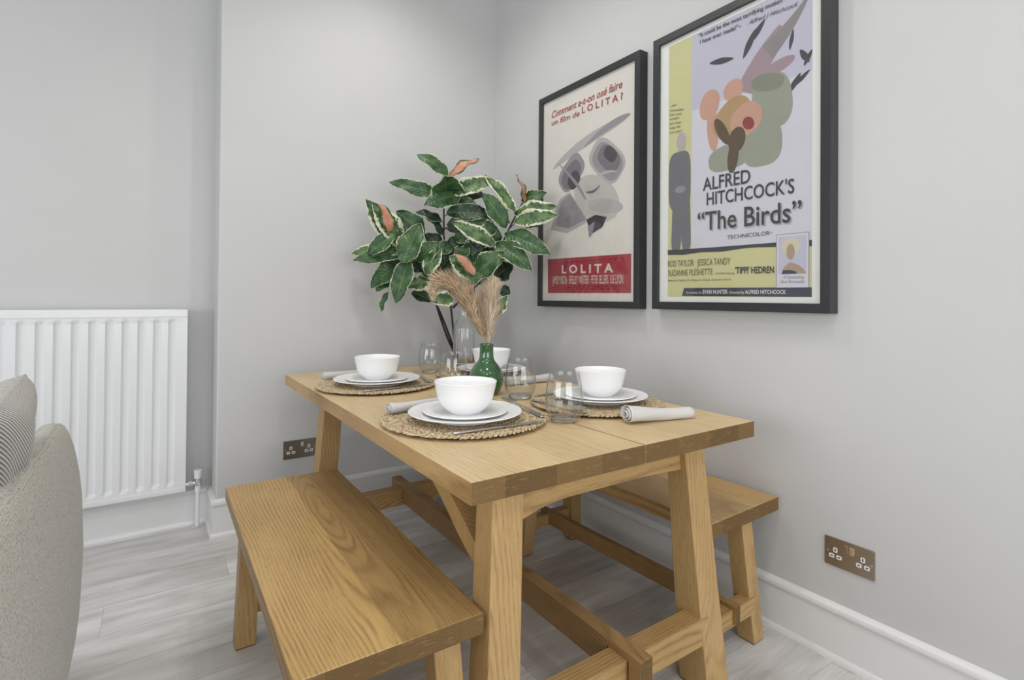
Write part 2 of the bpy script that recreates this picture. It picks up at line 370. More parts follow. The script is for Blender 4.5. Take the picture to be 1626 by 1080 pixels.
def empty(name, loc=(0, 0, 0), rz=0):
    o = bpy.data.objects.new(name, None); COL.objects.link(o); o.location = loc; o.rotation_euler = (0, 0, rz); o.empty_display_size = .05
    return o
def copy_tree(o, parent=None):
    c = o.copy(); COL.objects.link(c); c.parent = parent
    for ch in list(o.children): copy_tree(ch, c)
    return c
def autosmooth(o, ang=35):
    """smooth shading with sharp edges above an angle"""
    me = o.data; me.polygons.foreach_set('use_smooth', [True]*len(me.polygons))
    bm = bmesh.new(); bm.from_mesh(me)
    for e in bm.edges:
        if len(e.link_faces) == 2 and e.calc_face_angle(0) > rad(ang): e.smooth = False
    bm.to_mesh(me); bm.free(); return o

def sub(mb, org):
    mb.v = [(x-org[0], y-org[1], z-org[2]) for x, y, z in mb.v]; return mb

# ------------------------------------------------------------------ room
XW, YB, YA, XC = 1.787, 2.818, 3.052, .262       # right wall, back wall, alcove wall, edge of the projecting back wall
XL, YR, ZC = -3.0, -2.5, 3.1
def struct(name, mb, mats, **k):
    o = mb.build(name, mats, **k); tag(o, kind='structure'); return o
b = MB(); b.box(XL-.1, XW+.1, YR-.1, YA+.1, -.08, 0); struct('floor', b, M['floor'])
b = MB(); b.box(XL-.1, XW+.1, YR-.1, YA+.1, ZC, ZC+.08); struct('ceiling', b, M['ceiling'])
b = MB(); b.box(XW, XW+.1, YR-.1, YA+.1, 0, ZC); struct('wall_right', b, M['wall'])
b = MB()
# projecting wall with a small rounded corner bead
pts = [(XW, YB), (XC+.006, YB), (XC+.002, YB+.002), (XC, YB+.006), (XC, YA), (XW, YA)]
b.extrude([(x, y, 0) for x, y in pts], (0, 0, ZC)); struct('wall_back', b, M['wall'])
b = MB(); b.box(XL-.1, XW, YA, YA+.1, 0, ZC); struct('wall_alcove', b, M['wall'])
b = MB()
def wall_hole(b, axis, p0, p1, a0, a1, h0, h1, z0, z1):
    def bx(u0, u1, zz0, zz1):
        if axis == 'x': b.box(p0, p1, u0, u1, zz0, zz1)
        else: b.box(u0, u1, p0, p1, zz0, zz1)
    bx(a0, h0, 0, ZC); bx(h1, a1, 0, ZC); bx(h0, h1, 0, z0); bx(h0, h1, z1, ZC)
wall_hole(b, 'x', XL-.1, XL, YR, YA, -.8, 2.0, .65, 2.45); struct('wall_left', b, M['wall'])
b = MB(); wall_hole(b, 'y', YR-.1, YR, XL-.1, XW, -1.1, 1.7, .65, 2.45); struct('wall_rear', b, M['wall'])
def window(name, axis, p, h0, h1, z0, z1):
    b = MB(); w = .05
    def bx(u0, u1, zz0, zz1):
        if axis == 'x': b.box(p-.03, p+.03, u0, u1, zz0, zz1)
        else: b.box(u0, u1, p-.03, p+.03, zz0, zz1)
    bx(h0, h1, z0, z0+w); bx(h0, h1, z1-w, z1); bx(h0, h0+w, z0+w, z1-w); bx(h1-w, h1, z0+w, z1-w)
    c = (h0+h1)/2; bx(c-w/2, c+w/2, z0+w, z1-w)
    struct(name, b, M['trim'])
window('window_1', 'x', XL-.05, -.8, 2.0, .65, 2.45); window('window_2', 'y', YR-.05, -1.1, 1.7, .65, 2.45)
# skirting: board, bead on top, quadrant at the floor, swept along each wall
def skirt_profile():
    return [(0, 0), (.026, 0), (.0255, .006), (.023, .012), (.019, .0165), (.014, .018), (.013, .142), (.0165, .1425), (.020, .148), (.021, .155), (.018, .163), (.010, .169), (.004, .1715), (0, .172)]
def skirting(name, p, q, n, m0=0, m1=0):
    """p->q along the wall, n = outward normal, m0/m1: mitre (+1 outer corner extends with offset, -1 inner retreats)"""
    p = Vector((*p, 0)); q = Vector((*q, 0)); d = (q-p).normalized(); n = Vector((*n, 0)); pr = skirt_profile(); b = MB()
    A = [p+n*o+Vector((0, 0, z))-d*o*m0 for o, z in pr]; B = [q+n*o+Vector((0, 0, z))+d*o*m1 for o, z in pr]
    k = len(pr); b.add(A+B, [tuple(range(k)), tuple(range(k, 2*k))]+[(i, (i+1) % k, k+(i+1) % k, k+i) for i in range(k)])
    o = struct(name, b, M['trim']); autosmooth(o, 30)
skirting('baseboard_right', (XW, YR), (XW, YB), (-1, 0), 0, -1)
skirting('baseboard_back', (XC, YB), (XW, YB), (0, -1), 1, -1)
skirting('baseboard_return', (XC, YA), (XC, YB), (-1, 0), -1, 1)
skirting('baseboard_alcove', (XL, YA), (XC, YA), (0, -1), 0, -1)

# ------------------------------------------------------------------ radiator
def radiator():
    x0, x1, z0, z1, yf, yb = -.84, .147, .180, 1.055, 2.962, 3.010
    root = empty('radiator', ((x0+x1)/2, 3.0, z0)); org = root.location
    tag(root, 'white ribbed panel radiator on the alcove wall behind the sofa', 'radiator')
    # front panel with pressed vertical flutes
    b = MB(); pitch = .0587; gx = .0715 - pitch*16
    cols = []     # (x, depth)
    fl = [(-.0175, 0), (-.0135, .0075), (-.009, .009), (.006, .009), (.0105, .007), (.0145, 0)]
    xs = [(x0, 0)]
    k = 0
    while True:
        cx = gx+k*pitch; k += 1
        if cx > x1-.03: break
        if cx < x0+.03: continue
        xs += [(cx+.0165+a, d) for a, d in fl]
    xs.append((x1, 0))
    rows = [(z0+.030, 0), (z0+.048, 0), (z0+.056, .6), (z0+.066, 1), (z1-.066, 1), (z1-.056, .6), (z1-.049, 0), (z1-.036, 0)]
    n = len(xs); vs = [(x, yf+d*kz, z) for z, kz in rows for x, d in xs]
    b.add(vs, [(r*n+i, r*n+i+1, (r+1)*n+i+1, (r+1)*n+i) for r in range(len(rows)-1) for i in range(n-1)])
    b.box(x0, x1, yf+.011, yb, z0+.03, z1-.036)
    o = sub(b, org).build('front_panel', M['radiator'], root, fixn=False); autosmooth(o, 50)
    b = MB()   # top grille cap with front lip
    pr = [(yf-.003, z1-.036), (yf-.003, z1-.008), (yf+.002, z1-.001), (yf+.008, z1), (yb+.012, z1), (yb+.012, z1-.036)]
    b.extrude([(x0-.002, y, z) for y, z in pr], (x1-x0+.004, 0, 0)); sub(b, org).build('top_cap', M['radiator'], root, bevel=.002)
    b = MB()
    pr = [(yf-.002, z0+.031), (yf-.002, z0+.008), (yf+.012, z0), (yb+.006, z0), (yb+.006, z0+.031)]
    b.extrude([(x0-.002, y, z) for y, z in pr], (x1-x0+.004, 0, 0)); sub(b, org).build('bottom_rail', M['radiator'], root, bevel=.003)
    b = MB(); b.box(x1-.001, x1+.002, yf, yb+.008, z0+.01, z1-.02); sub(b, org).build('side_cap', M['radiator'], root, bevel=.001)
    b = MB()
    for x in (x0+.2, x1-.2):
        b = MB(); b.box(x-.015, x+.015, yb, YA, z0+.08, z1-.15); sub(b, org).build('wall_bracket', M['radiator'], root)
    v = empty('radiator_valve', (.200, 2.985, 0)); tag(v, 'white thermostatic valve and pipe at the right end of the radiator', 'valve')
    b = MB(); b.lathe([(0, .236), (.0155, .236), (.0165, .242), (.0175, .266), (.019, .271), (.0185, .275), (0, .276)], 24); o = b.build('valve_cap', M['valve_white'], v); autosmooth(o, 40)
    b = MB(); b.lathe([(0, .196), (.0125, .196), (.0125, .202), (.0150, .205), (.0150, .226), (.012, .229), (.012, .237), (0, .237)], 24)
    b.tube([(-.05, 0, .214), (-.012, 0, .214)], .0085, 16); b.tube([(-.040, 0, .214), (-.024, 0, .214)], .0125, 6)
    o = b.build('valve_body', M['chrome'], v); autosmooth(o, 40)
    b = MB(); b.lathe([(0, .172), (.013, .172), (.0135, .180), (.0125, .198), (0, .198)], 24); o = b.build('compression_nut', M['valve_white'], v); autosmooth(o, 40)
    b = MB(); b.tube([(0, 0, .0), (0, 0, .175)], .0085, 16); o = b.build('pipe', M['valve_white'], v); autosmooth(o, 40)
    b = MB(); b.lathe([(.0086, 0), (.024, 0), (.024, .002), (.016, .005), (.0086, .007)], 24); o = b.build('floor_collar', M['chrome'], v); autosmooth(o, 40)
radiator()

# ------------------------------------------------------------------ power sockets
def rbox(b, cx, cz, w, h, y0, y1, r, n=5, mi=0):
    pts = []
    for sx, sz, a0 in ((1, 1, 0), (-1, 1, 90), (-1, -1, 180), (1, -1, 270)):
        for k in range(n):
            a = rad(a0+90*k/(n-1)); pts.append((cx+sx*(w/2-r)+r*math.cos(a), y0, cz+sz*(h/2-r)+r*math.sin(a)))
    b.extrude(pts, (0, y1-y0, 0), mi)
def socket(loc, rz, label, w, h, plate):
    """local: wall plane y=0, front towards -y"""
    root = empty('power_socket', loc, rz); tag(root, label, 'socket')
    b = MB(); rbox(b, 0, 0, w, h, -.005, 0, .004); b.build('face_plate', M[plate], root, bevel=.001)
    s = w/.146
    for sx in (-1, 1):
        cx = sx*.040*s
        for name, dx, dz, ww, hh, sw, sh in (('earth_surround', 0, .0075, .0125, .0155, .0035, .0085), ('pin_surround', -.0112, -.013, .0155, .0125, .0075, .0035), ('pin_surround', .0112, -.013, .0155, .0125, .0075, .0035)):
            b = MB(); rbox(b, cx+dx*s, dz*s, ww*s, hh*s, -.0056, -.004, .0035*s); p = b.build(name, M['white_plastic'], root)
            b = MB(); rbox(b, cx+dx*s, dz*s, sw*s, sh*s, -.0060, -.0050, .001*s); b.build('pin_slot', M['slot'], p)
        b = MB(); b.box((sx*.0085-.0065)*s, (sx*.0085+.0065)*s, -.0085 if sx > 0 else -.007, -.004, .010*s, .032*s); b.build('rocker_switch', M['chrome' if sx > 0 else plate], root, bevel=.0012)
        b = MB(); b.lathe([(0, 0), (.0035*s, 0), (.003*s, .0012), (0, .0014)], 16)
        o = b.build('screw', M['chrome'], root, loc=(sx*.0635*s, -.005, 0)); o.rotation_euler = (PI/2, 0, 0)
socket((XW, .7635, .3305), -PI/2, 'brushed nickel double power socket low on the wall to the right of the bench', .142, .089, 'nickel')
socket((.6325, YB, .352), 0, 'dark nickel double power socket on the back wall beside the table leg', .158, .091, 'nickel_dark')

# ------------------------------------------------------------------ oak furniture
END = oak_end('oak_end_grain')
OTOP = oak('oak_table_top', 'y', light=(.72, .555, .325), dark=(.62, .45, .245), boards=[(-9, (1, 1, 1)), (-.36, (1.03, 1.02, 1.0)), (-.24, (.96, .95, .93)), (-.11, (1.02, 1.02, 1.01)), (.16, (.95, .95, .94)), (.33, (1.03, 1.02, 1.0))], pith=(-.1, .62), ringf=70, ring_amt=.30)
OLEGZ = oak('oak_leg', 'z', light=(.56, .375, .17), dark=(.37, .215, .085), ring_amt=.36, pith=(.02, .12), ringf=120)
ORAILX = oak('oak_rail_across', 'x', light=(.52, .34, .145), dark=(.28, .155, .06), ring_amt=.5, pith=(.03, .5), ringf=100)
ORAILY = oak('oak_rail_along', 'y', light=(.42, .265, .115), dark=(.26, .145, .058), ring_amt=.6, pith=(-.05, .05), ringf=110)
OBEN = oak('oak_bench_front', 'y', light=(.52, .355, .15), dark=(.27, .165, .062), boards=[(-9, (1.16, 1.12, 1.04)), (.008, (.84, .80, .78)), (.158, (.74, .68, .64))], pith=(.02, .38), ringf=92, ring_amt=.46, wav=.36, seed=.4, rough=.34)
OBENR = oak('oak_bench_back', 'y', light=(.62, .43, .21), dark=(.46, .29, .125), boards=[(-9, (1, 1, 1)), (.07, (.93, .88, .78))], pith=(-.05, .36), ringf=70, ring_amt=.4, seed=2.2)
OEDGE = oak('oak_long_edge', 'y', light=(.56, .365, .16), dark=(.34, .20, .08), pith=(.3, .735), ringf=75, ring_amt=.6)

def table():
    org = (1.02, 1.70, 0); root = empty('dining_table', org)
    tag(root, 'rustic oak trestle dining table laid for four between two benches', 'table')
    zt, zb = .754, .707
    def leaf(name, x0, x1, y0, y1, sk=0):
        b = MB(); s = .010     # slight skew of the far end
        b.prism8((x0, x1, y0, y1, zb), (x0, x1, y0, y1, zt))
        b.m = [0, 0, 1, 0, 1, 0]
        sub(b, org); o = b.build(name, [OTOP, END, OEDGE], root, bevel=.0013)
        for p in o.data.polygons:
            n = p.normal
            p.material_index = 1 if abs(n.y) > .7 else (2 if abs(n.x) > .7 else 0)
    leaf('table_leaf', .528, 1.0265, .911, 2.650); leaf('table_leaf', 1.0315, 1.512, .911, 2.650)
    # (top x0,x1,y0,y1) (floor x0,x1,y0,y1)
    for t, f in (((.615, .697, .968, 1.035), (.570, .655, .922, 1.010)), ((1.258, 1.342, .968, 1.035), (1.307, 1.402, .921, 1.021)),
                 ((.637, .715, 2.365, 2.450), (.585, .672, 2.375, 2.475)), ((1.258, 1.335, 2.345, 2.425), (1.345, 1.422, 2.355, 2.440))):
        b = MB(); b.prism8((*f, .004), (*t, zb)); o = sub(b, org).build('leg', OLEGZ, root, bevel=.003)
        b = MB(); b.prism8((f[0]+.003, f[1]-.003, f[2]+.003, f[3]-.003, 0), (f[0]+.003, f[1]-.003, f[2]+.003, f[3]-.003, .005)); sub(b, org).build('foot_pad', M['pad'], o)
    # arched end aprons
    for y0, y1 in ((.985, 1.022), (2.385, 2.422)):
        b = MB(); pts = [(.69, zb), (.69, .610), (.715, .617), (.75, .627), (.79, .6345), (.85, .638), (1.10, .638), (1.18, .6355), (1.265, .630), (1.265, zb)]
        b.extrude([(x, y0, z) for x, z in pts], (0, y1-y0, 0)); sub(b, org).build('apron', ORAILX, root, bevel=.002)
    # low end stretchers
    for y0, y1 in ((.934, .994), (2.352, 2.412)):
        b = MB(); b.box(.640, 1.325, y0, y1, .141, .2186); sub(b, org).build('end_stretcher', ORAILX, root, bevel=.002)
    b = MB()
    pts = [(.886, .238), (.886, .155), (.926, .155), (.926, .218), (1.001, .218), (1.001, .155), (2.346, .155), (2.346, .218), (2.418, .218), (2.418, .155), (2.485, .155), (2.485, .238)]
    b.extrude([(.990, y, z) for y, z in pts], (.044, 0, 0)); o = sub(b, org).build('long_stretcher', [ORAILY, END], root, bevel=.002)
    for p in o.data.polygons: p.material_index = 1 if abs(p.normal.y) > .8 else 0
    b = MB(); b.box(1.000, 1.058, 1.035, 2.375, .672, .7068); sub(b, org).build('seam_light_block', ORAILY, root, bevel=.001)  # added out of sight below the seam to block light and darken the gap
    # diagonal brace between leg and top
    lo = [(.0, .475), (.065, .509), (.117, .537), (.198, .590), (.295, .645), (.405, .7065)]; hi = [(.310, .7065), (.215, .655), (.108, .592), (.072, .568), (.0, .530)]
    for x0, x1, s, yy in ((.630, .672, 1, 1.03),):
        b = MB(); b.extrude([(x0, yy+s*y, z) for y, z in lo+hi], (x1-x0, 0, 0)); sub(b, org).build('brace', OLEGZ, root, bevel=.0015)
table()

def bench(loc, rz, label, legs, seat_mat, w=.380, l=1.118, zt=.457, th=.045):
    """local frame: x across, y along, centred"""
    root = empty('bench', loc, rz); tag(root, label, 'bench', 'oak benches at the dining table')
    b = MB(); b.prism8((-w/2, w/2, -l/2, l/2, zt-th), (-w/2, w/2, -l/2, l/2, zt)); o = b.build('seat', [seat_mat, END, OEDGE], root, bevel=.003)
    for p in o.data.polygons:
        n = p.normal; p.material_index = 1 if abs(n.y) > .7 else (2 if abs(n.x) > .7 else 0)
    for t, f in legs:
        b = MB(); b.prism8((*f, .003), (*t, zt-th)); o = b.build('leg', OLEGZ, root, bevel=.0025)
        b = MB(); b.prism8((f[0]+.003, f[1]-.003, f[2]+.003, f[3]-.003, 0), (f[0]+.003, f[1]-.003, f[2]+.003, f[3]-.003, .004)); b.build('foot_pad', M['pad'], o)
    (y0, y1) = legs[0][1][2]+.005, legs[0][1][3]-.008; (y2, y3) = legs[2][1][2]+.008, legs[2][1][3]-.005
    xa = legs[0][1][1]; xb = legs[1][1][0]
    for a, c in ((y0, y1), (y2, y3)):
        b = MB(); b.box(xa-.012, xb+.012, a, c, .098, .150); b.build('end_stretcher', ORAILX, root, bevel=.0015)
    b = MB(); z0, z1, zn = .107, .165, .1495
    pts = [(y0-.010, z1), (y0-.010, z0), (y0-.001, z0), (y0-.001, zn), (y1+.001, zn), (y1+.001, z0), (y2-.001, z0), (y2-.001, zn), (y3+.001, zn), (y3+.001, z0), (y3+.010, z0), (y3+.010, z1)]
    xm = (xa+xb)/2; b.extrude([(xm-.013, y, z) for y, z in pts], (.026, 0, 0)); o = b.build('long_stretcher', [ORAILY, END], root, bevel=.0015)
    for p in o.data.polygons: p.material_index = 1 if abs(p.normal.y) > .8 else 0
# near-left, near-right, far-left, far-right  ((top)(floor)) in local coordinates
def xf(x, y, u, v, r): c, s = math.cos(rad(r)), math.sin(rad(r)); return (x+u*c-v*s, y+u*s+v*c, 0)
LG = [((-.170, -.110, -.500, -.440), (-.202, -.146, -.548, -.490)), ((.028, .088, -.520, -.460), (.060, .118, -.548, -.490)),
      ((-.180, -.120, .320, .380), (-.205, -.148, .345, .405)), ((.050, .110, .320, .380), (.078, .138, .345, .405))]
LL = [((-.165, -.105, -.510, -.450), (-.178, -.115, -.535, -.475)), ((.095, .157, -.510, -.450), (.122, .184, -.535, -.475)),
      ((-.165, -.108, .325, .385), (-.178, -.117, .352, .412)), ((.095, .155, .325, .385), (.115, .175, .352, .412))]
bench(xf(.209, .961, .190, .559, -.68), rad(-.68), 'oak bench with a two-tone plank seat on the near side of the table', LL, OBEN)
bench(xf(1.378, .960, .190, .559, 1.55), rad(1.55), 'oak bench between the table and the wall with the pictures', LG, OBENR)

# ------------------------------------------------------------------ sofa and cushion
def superell(a, n): 
    c, s = math.cos(a), math.sin(a); return (math.copysign(abs(c)**(2/n), c), math.copysign(abs(s)**(2/n), s))
def sofa():
    root = empty('sofa', (-.65, 1.2, 0)); org = root.location; tag(root, 'oatmeal woven fabric sofa with a rounded back, seen from behind at the left edge', 'sofa')
    # back cushion wall: rounded slab running along y, end rounded
    b = MB(); ny = 40; na = 36; y0, y1 = .05, 2.075
    for i in range(ny+1):
        t = i/ny; y = y0+(y1-y0)*t
        e0 = min(1, (y-y0)/.13); e1 = min(1, (y1-y)/.13)
        e = math.sqrt(max(0, 1-(1-min(e0, e1))**2.8))*.985+.015
        for j in range(na):
            a = 2*PI*j/na; cx, cz = superell(a, 4.2)
            hw = .056*(.62+.38*e); hz = .385*(.93+.07*e)
            zc = .365; z = zc+cz*hz
            lean = .038*math.cos((z-.38)*3.2)          # belly outward at mid height
            x = -.247+cx*hw*(1-.16*max(0, cz)**3)+lean
            b.v.append((x, y0+(y1-y0)*.5+(y-(y0+y1)/2)*1.0, max(.03, z)))
    for i in range(ny):
        for j in range(na):
            k = (j+1) % na; b.f.append((i*na+j, i*na+k, (i+1)*na+k, (i+1)*na+j)); b.m.append(0)
    b.f.append(tuple(range(na))); b.m.append(0); b.f.append(tuple(ny*na+j for j in range(na))); b.m.append(0)
    sub(b, org).build('backrest', M['sofa'], root, smooth=True)
    b = MB(); b.box(-1.10, -.33, .10, 1.98, .06, .30); sub(b, org).build('base', M['sofa'], root, bevel=.03)
    b = MB(); b.box(-1.14, -.345, .28, 1.80, .302, .455); o = sub(b, org).build('seat_cushion', M['sofa'], root, bevel=.05, smooth=True)
    for y0 in (.06, 1.81):
        b = MB(); b.box(-1.12, -.345, y0, y0+.17, .06, .56); sub(b, org).build('arm', M['sofa'], root, bevel=.05, smooth=True)
    for x in (-1.02, -.40):
        for y in (.2, 1.88):
            b = MB(); b.lathe([(0, 0), (.016, 0), (.022, .062), (0, .062)], 16, (x, y)); sub(b, org).build('foot', M['pad'], root)
sofa()
def cushion():
    b = MB(); n = 26; w = .235
    for s in (1, -1):
        for i in range(n+1):
            for j in range(n+1):
                u = -1+2*i/n; v = -1+2*j/n
                th = .082*((1-u*u)*(1-v*v))**.42
                pinch = 1-.07*(1-abs(u*v)**.5)
                wr = .006*math.sin(7*u+3*v)*(1-u*u)*(1-v*v)
                cr = 1-.055*(u*v)**4; b.v.append((s*(th+.001)+wr, cr*u*w*(1-.05*(1-v*v)*abs(u)**3), cr*v*w*(1-.05*(1-u*u)*abs(v)**3)))
    m = n+1
    for s in (0, 1):
        for i in range(n):
            for j in range(n):
                q = [s*m*m+i*m+j, s*m*m+i*m+j+1, s*m*m+(i+1)*m+j+1, s*m*m+(i+1)*m+j]
                b.f.append(tuple(q if s else q[::-1])); b.m.append(0)
    edge = [(i, 0) for i in range(n)]+[(n, j) for j in range(n)]+[(i, n) for i in range(n, 0, -1)]+[(0, j) for j in range(n, 0, -1)]
    for k in range(len(edge)):
        a, c = edge[k], edge[(k+1) % len(edge)]
        A, B = a[0]*m+a[1], c[0]*m+c[1]; b.f.append((A, B, m*m+B, m*m+A)); b.m.append(0)
    o = b.build('cushion', M['cushion'], smooth=True)
    o.location = CUSH_LOC; o.rotation_euler = CUSH_ROT
    tag(o, 'striped beige scatter cushion leaning against the back of the sofa', 'cushion')
CUSH_LOC = (-.322, 1.55, .700); CUSH_ROT = (rad(4), rad(20), rad(3))
cushion()

# ------------------------------------------------------------------ table settings
ZT = .7545
def strand(b, c, d, n, L, r, up):
    """one plump fibre bundle: squashed spindle centred at c along d"""
    d = d.normalized(); s = up.cross(d).normalized(); o = len(b.v); K = ((-.5, .25), (-.2, .95), (.18, 1.0), (.5, .3))
    for t, k in K:
        for j in range(5):
            a = 2*PI*j/5; b.v.append(tuple(c+d*(t*L)+s*(math.cos(a)*r*k)+up*(math.sin(a)*r*.75*k+.0012*(1-4*t*t))))
    for i in range(3):
        for j in range(5):
            k = (j+1) % 5; b.f.append((o+i*5+j, o+i*5+k, o+(i+1)*5+k, o+(i+1)*5+j)); b.m.append(0)
def mat_mesh(R):
    rn = random.Random(3); b = MB(); up = Vector((0, 0, 1)); r = R-.008; z = .0092
    while r > .03:
        n = max(8, int(2*PI*r/.0135))
        for i in range(n):
            for s in (-1, 1):
                a = 2*PI*(i+(.5 if s > 0 else 0))/n+rn.uniform(-.01, .01); rad_ = Vector((math.cos(a), math.sin(a), 0)); tan = Vector((-math.sin(a), math.cos(a), 0))
                d = tan*1.0+rad_*s*.75+up*rn.uniform(-.12, .12)
                strand(b, rad_*(r-s*.0050)+up*(z+rn.uniform(-.0008, .0012)), d, 0, .0215*rn.uniform(.88, 1.12), .0044, up)
        r -= .0188
    return b
MAT_MB = mat_mesh(.232)
def placemat(x, y, rz, label, k=1.0):
    root = empty('placemat', (x, y, ZT), rz); tag(root, label, 'placemat', 'woven seagrass placemats'); root.scale = (k, k, 1)
    return root
p0 = placemat(.774, 2.111, .3, 'round woven seagrass placemat at the far left corner of the table', 1.02)
MAT_MB.build('woven_braid', M['seagrass'], p0, smooth=True)
bb = MB(); bb.lathe([(0, 0), (.214, 0), (.214, .005), (0, .005)], 64); bb.build('gap_shade_disc', M['seagrass_gap_shade'], p0)
def more(src, x, y, rz, label, z=None, k=None):
    c = copy_tree(src); c.location = (x, y, src.location.z if z is None else z); c.rotation_euler = (0, 0, rz); c['label'] = label
    if k: c.scale = (k, k, c.scale[2])
    return c
more(p0, .779, 1.388, 1.1, 'round woven seagrass placemat at the near left, under the bowl closest to the camera', k=1.045)
more(p0, 1.274, 1.346, 2.0, 'round woven seagrass placemat on the wall side, near the front of the table', k=.965)
more(p0, 1.300, 2.130, 4.0, 'round woven seagrass placemat at the far wall-side corner behind the green vase', k=.96)
ZM = ZT+.0146        # top of a mat
def plate_prof(R, h, foot, t=.0035):
    return [(0, .004), (foot-.004, .004), (foot-.002, 0), (foot+.002, 0), (foot+.004, .004), (foot+.30*(R-foot), .004+.22*h), (foot+.7*(R-foot), .004+.62*h), (R-.002, h-.003), (R, h-.001), (R-.0015, h+.0005),
            (R-.006, h-.001), (foot+.68*(R-foot), .0085+.58*h), (foot+.25*(R-foot), .0085+.16*h), (foot-.004, .0085), (0, .0085)]
BL = dict(A='on the far left placemat', B='on the near left placemat closest to the camera', C='on the near placemat beside the wall', D='on the far placemat behind the green vase')
SET = dict(A=(.767, 2.093, .171), B=(.763, 1.355, .165), C=(1.288, 1.342, .161), D=(1.335, 2.125, .160))
def lathe_obj(name, prof, mat, loc, n=64, ang=40, parent=None, mod=None):
    b = MB(); b.lathe(prof, n, mod=mod); o = b.build(name, mat, parent, loc=loc); autosmooth(o, ang); return o
dp = sp_ = bw = None
for k, (x, y, Rp) in SET.items():
    if dp is None:
        dp = lathe_obj('dinner_plate', plate_prof(.165, .024, .092), M['porcelain'], (x, y, ZM), 72)
        sp_ = lathe_obj('side_plate', plate_prof(.124, .017, .070), M['porcelain'], (x, y, ZM+.0088), 64)
        prof = [(0, .003), (.040, .003), (.042, 0), (.046, 0), (.047, .003), (.060, .012), (.074, .028), (.0815, .046), (.0865, .068), (.0905, .088), (.0915, .0905), (.0900, .0915), (.0880, .090), (.0838, .068), (.0785, .047), (.071, .031), (.058, .016), (.042, .008), (0, .0065)]
        bw = lathe_obj('bowl', prof, M['porcelain'], (x, y, ZM+.0176), 64, 50)
        for o, c, g in ((dp, 'plate', 'white dinner plates'), (sp_, 'plate', 'white side plates'), (bw, 'bowl', 'white cereal bowls')): tag(o, 'x', c, g)
        os_ = (dp, sp_, bw)
    else:
        os_ = tuple(copy_tree(o) for o in (dp, sp_, bw))
    for o, z, nm in zip(os_, (ZM, ZM+.0088, ZM+.0176), ('larger white dinner plate ', 'smaller white plate under the bowl ', 'deep white bowl on its stacked plates ')):
        o.location = (x, y, z); o['label'] = nm+BL[k]
        if nm[0] == 'l': o.scale = (Rp/.165,)*2+(1,)
    if k in 'C': os_[2].scale = (.96, .96, .98)

# rolled linen napkins
def napkin(p0, p1, r0, r1, label, seed=1, sag=0., tail=0.):
    rn = random.Random(seed); P0, P1 = Vector(p0), Vector(p1); d = P1-P0; L = d.length; d.normalize(); up = Vector((0, 0, 1)); s = up.cross(d)
    org = Vector((P0.x, P0.y, P0.z)); b = MB(); nl = 26; turns = 3.1; nt = 74; ph = [rn.uniform(0, 6) for _ in range(4)]
    for i in range(nl+1):
        t = i/nl; R_ = r0+(r1-r0)*t; R_ *= 1-.10*math.sin(PI*t)+.03*math.sin(5*t+ph[0])
        c = P0-org+d*(L*t)+up*(R_*.88-r0*.88)
        for j in range(nt+1):
            q = j/nt; a = q*turns*2*PI+.35*math.sin(2*t+ph[1]); rr = R_*(.22+.78*q**.85)
            rr *= 1+.035*math.sin(3*a+9*t+ph[2])*q+.02*math.sin(17*t+ph[3])*q
            off = d*((q-.7)*.012*(1-2*t))*(1 if (i in (0, nl)) else .4)
            b.v.append(tuple(c+s*(math.cos(a)*rr*1.06)+up*(math.sin(a)*rr*.88)+off))
    m = nt+1
    for i in range(nl):
        for j in range(nt): b.f.append((i*m+j, i*m+j+1, (i+1)*m+j+1, (i+1)*m+j)); b.m.append(0)
    o = b.build('napkin', M['linen'], smooth=True, loc=org, fixn=False)
    so = o.modifiers.new('thickness', 'SOLIDIFY'); so.thickness = .0016; so.offset = 0
    tag(o, label, 'napkin', 'rolled linen napkins'); return o
napkin((.600, 2.285, ZM+.018), (.800, 2.330, ZM+.016), .020, .018, 'rolled grey linen napkin behind the far left plates', 2)
napkin((.594, 1.522, ZM+.018), (.800, 1.560, ZM+.016), .0205, .018, 'rolled grey linen napkin lying behind the plates closest to the camera', 5)
napkin((1.155, 1.095, ZT+.0300), (1.385, 1.045, ZT+.0235), .030, .022, 'rolled grey linen napkin lying in front of the near wall-side plates', 3)
napkin((1.225, 1.835, ZT+.020), (1.462, 1.832, ZT+.020), .022, .021, 'rolled grey linen napkin lying behind the water glass, past the green vase', 8)

# cutlery: profile strips lofted along the length
def cutlery(name, sections, loc, rz, label, group):
    """sections: (s along, half width, z centre, half thickness, dish)"""
    b = MB(); K = 10
    for s_, hw, zc, ht, dish in sections:
        for j in range(K):
            a = 2*PI*j/K; c, q = math.cos(a), math.sin(a)
            b.v.append((s_, c*hw, zc+q*ht+dish*(c*c)))
    for i in range(len(sections)-1):
        for j in range(K):
            k = (j+1) % K; b.f.append((i*K+j, i*K+k, (i+1)*K+k, (i+1)*K+j)); b.m.append(0)
    b.f.append(tuple(range(K))); b.m.append(0); b.f.append(tuple((len(sections)-1)*K+j for j in range(K))); b.m.append(0)
    o = b.build(name, M['steel'], smooth=True, loc=loc); o.rotation_euler = (0, 0, rz); o.modifiers.new('subdivision', 'SUBSURF').render_levels = 1
    return tag(o, label, 'spoon' if 'spoon' in name else 'knife', group)
KN = [(0, .004, .003, .002, 0), (.004, .0085, .003, .003, 0), (.05, .0085, .003, .003, 0), (.12, .006, .003, .0028, 0), (.145, .0062, .003, .0022, 0), (.150, .0095, .003, .0010, 0), (.22, .0105, .003, .0009, 0), (.275, .008, .003, .0008, 0), (.288, .002, .003, .0006, 0)]
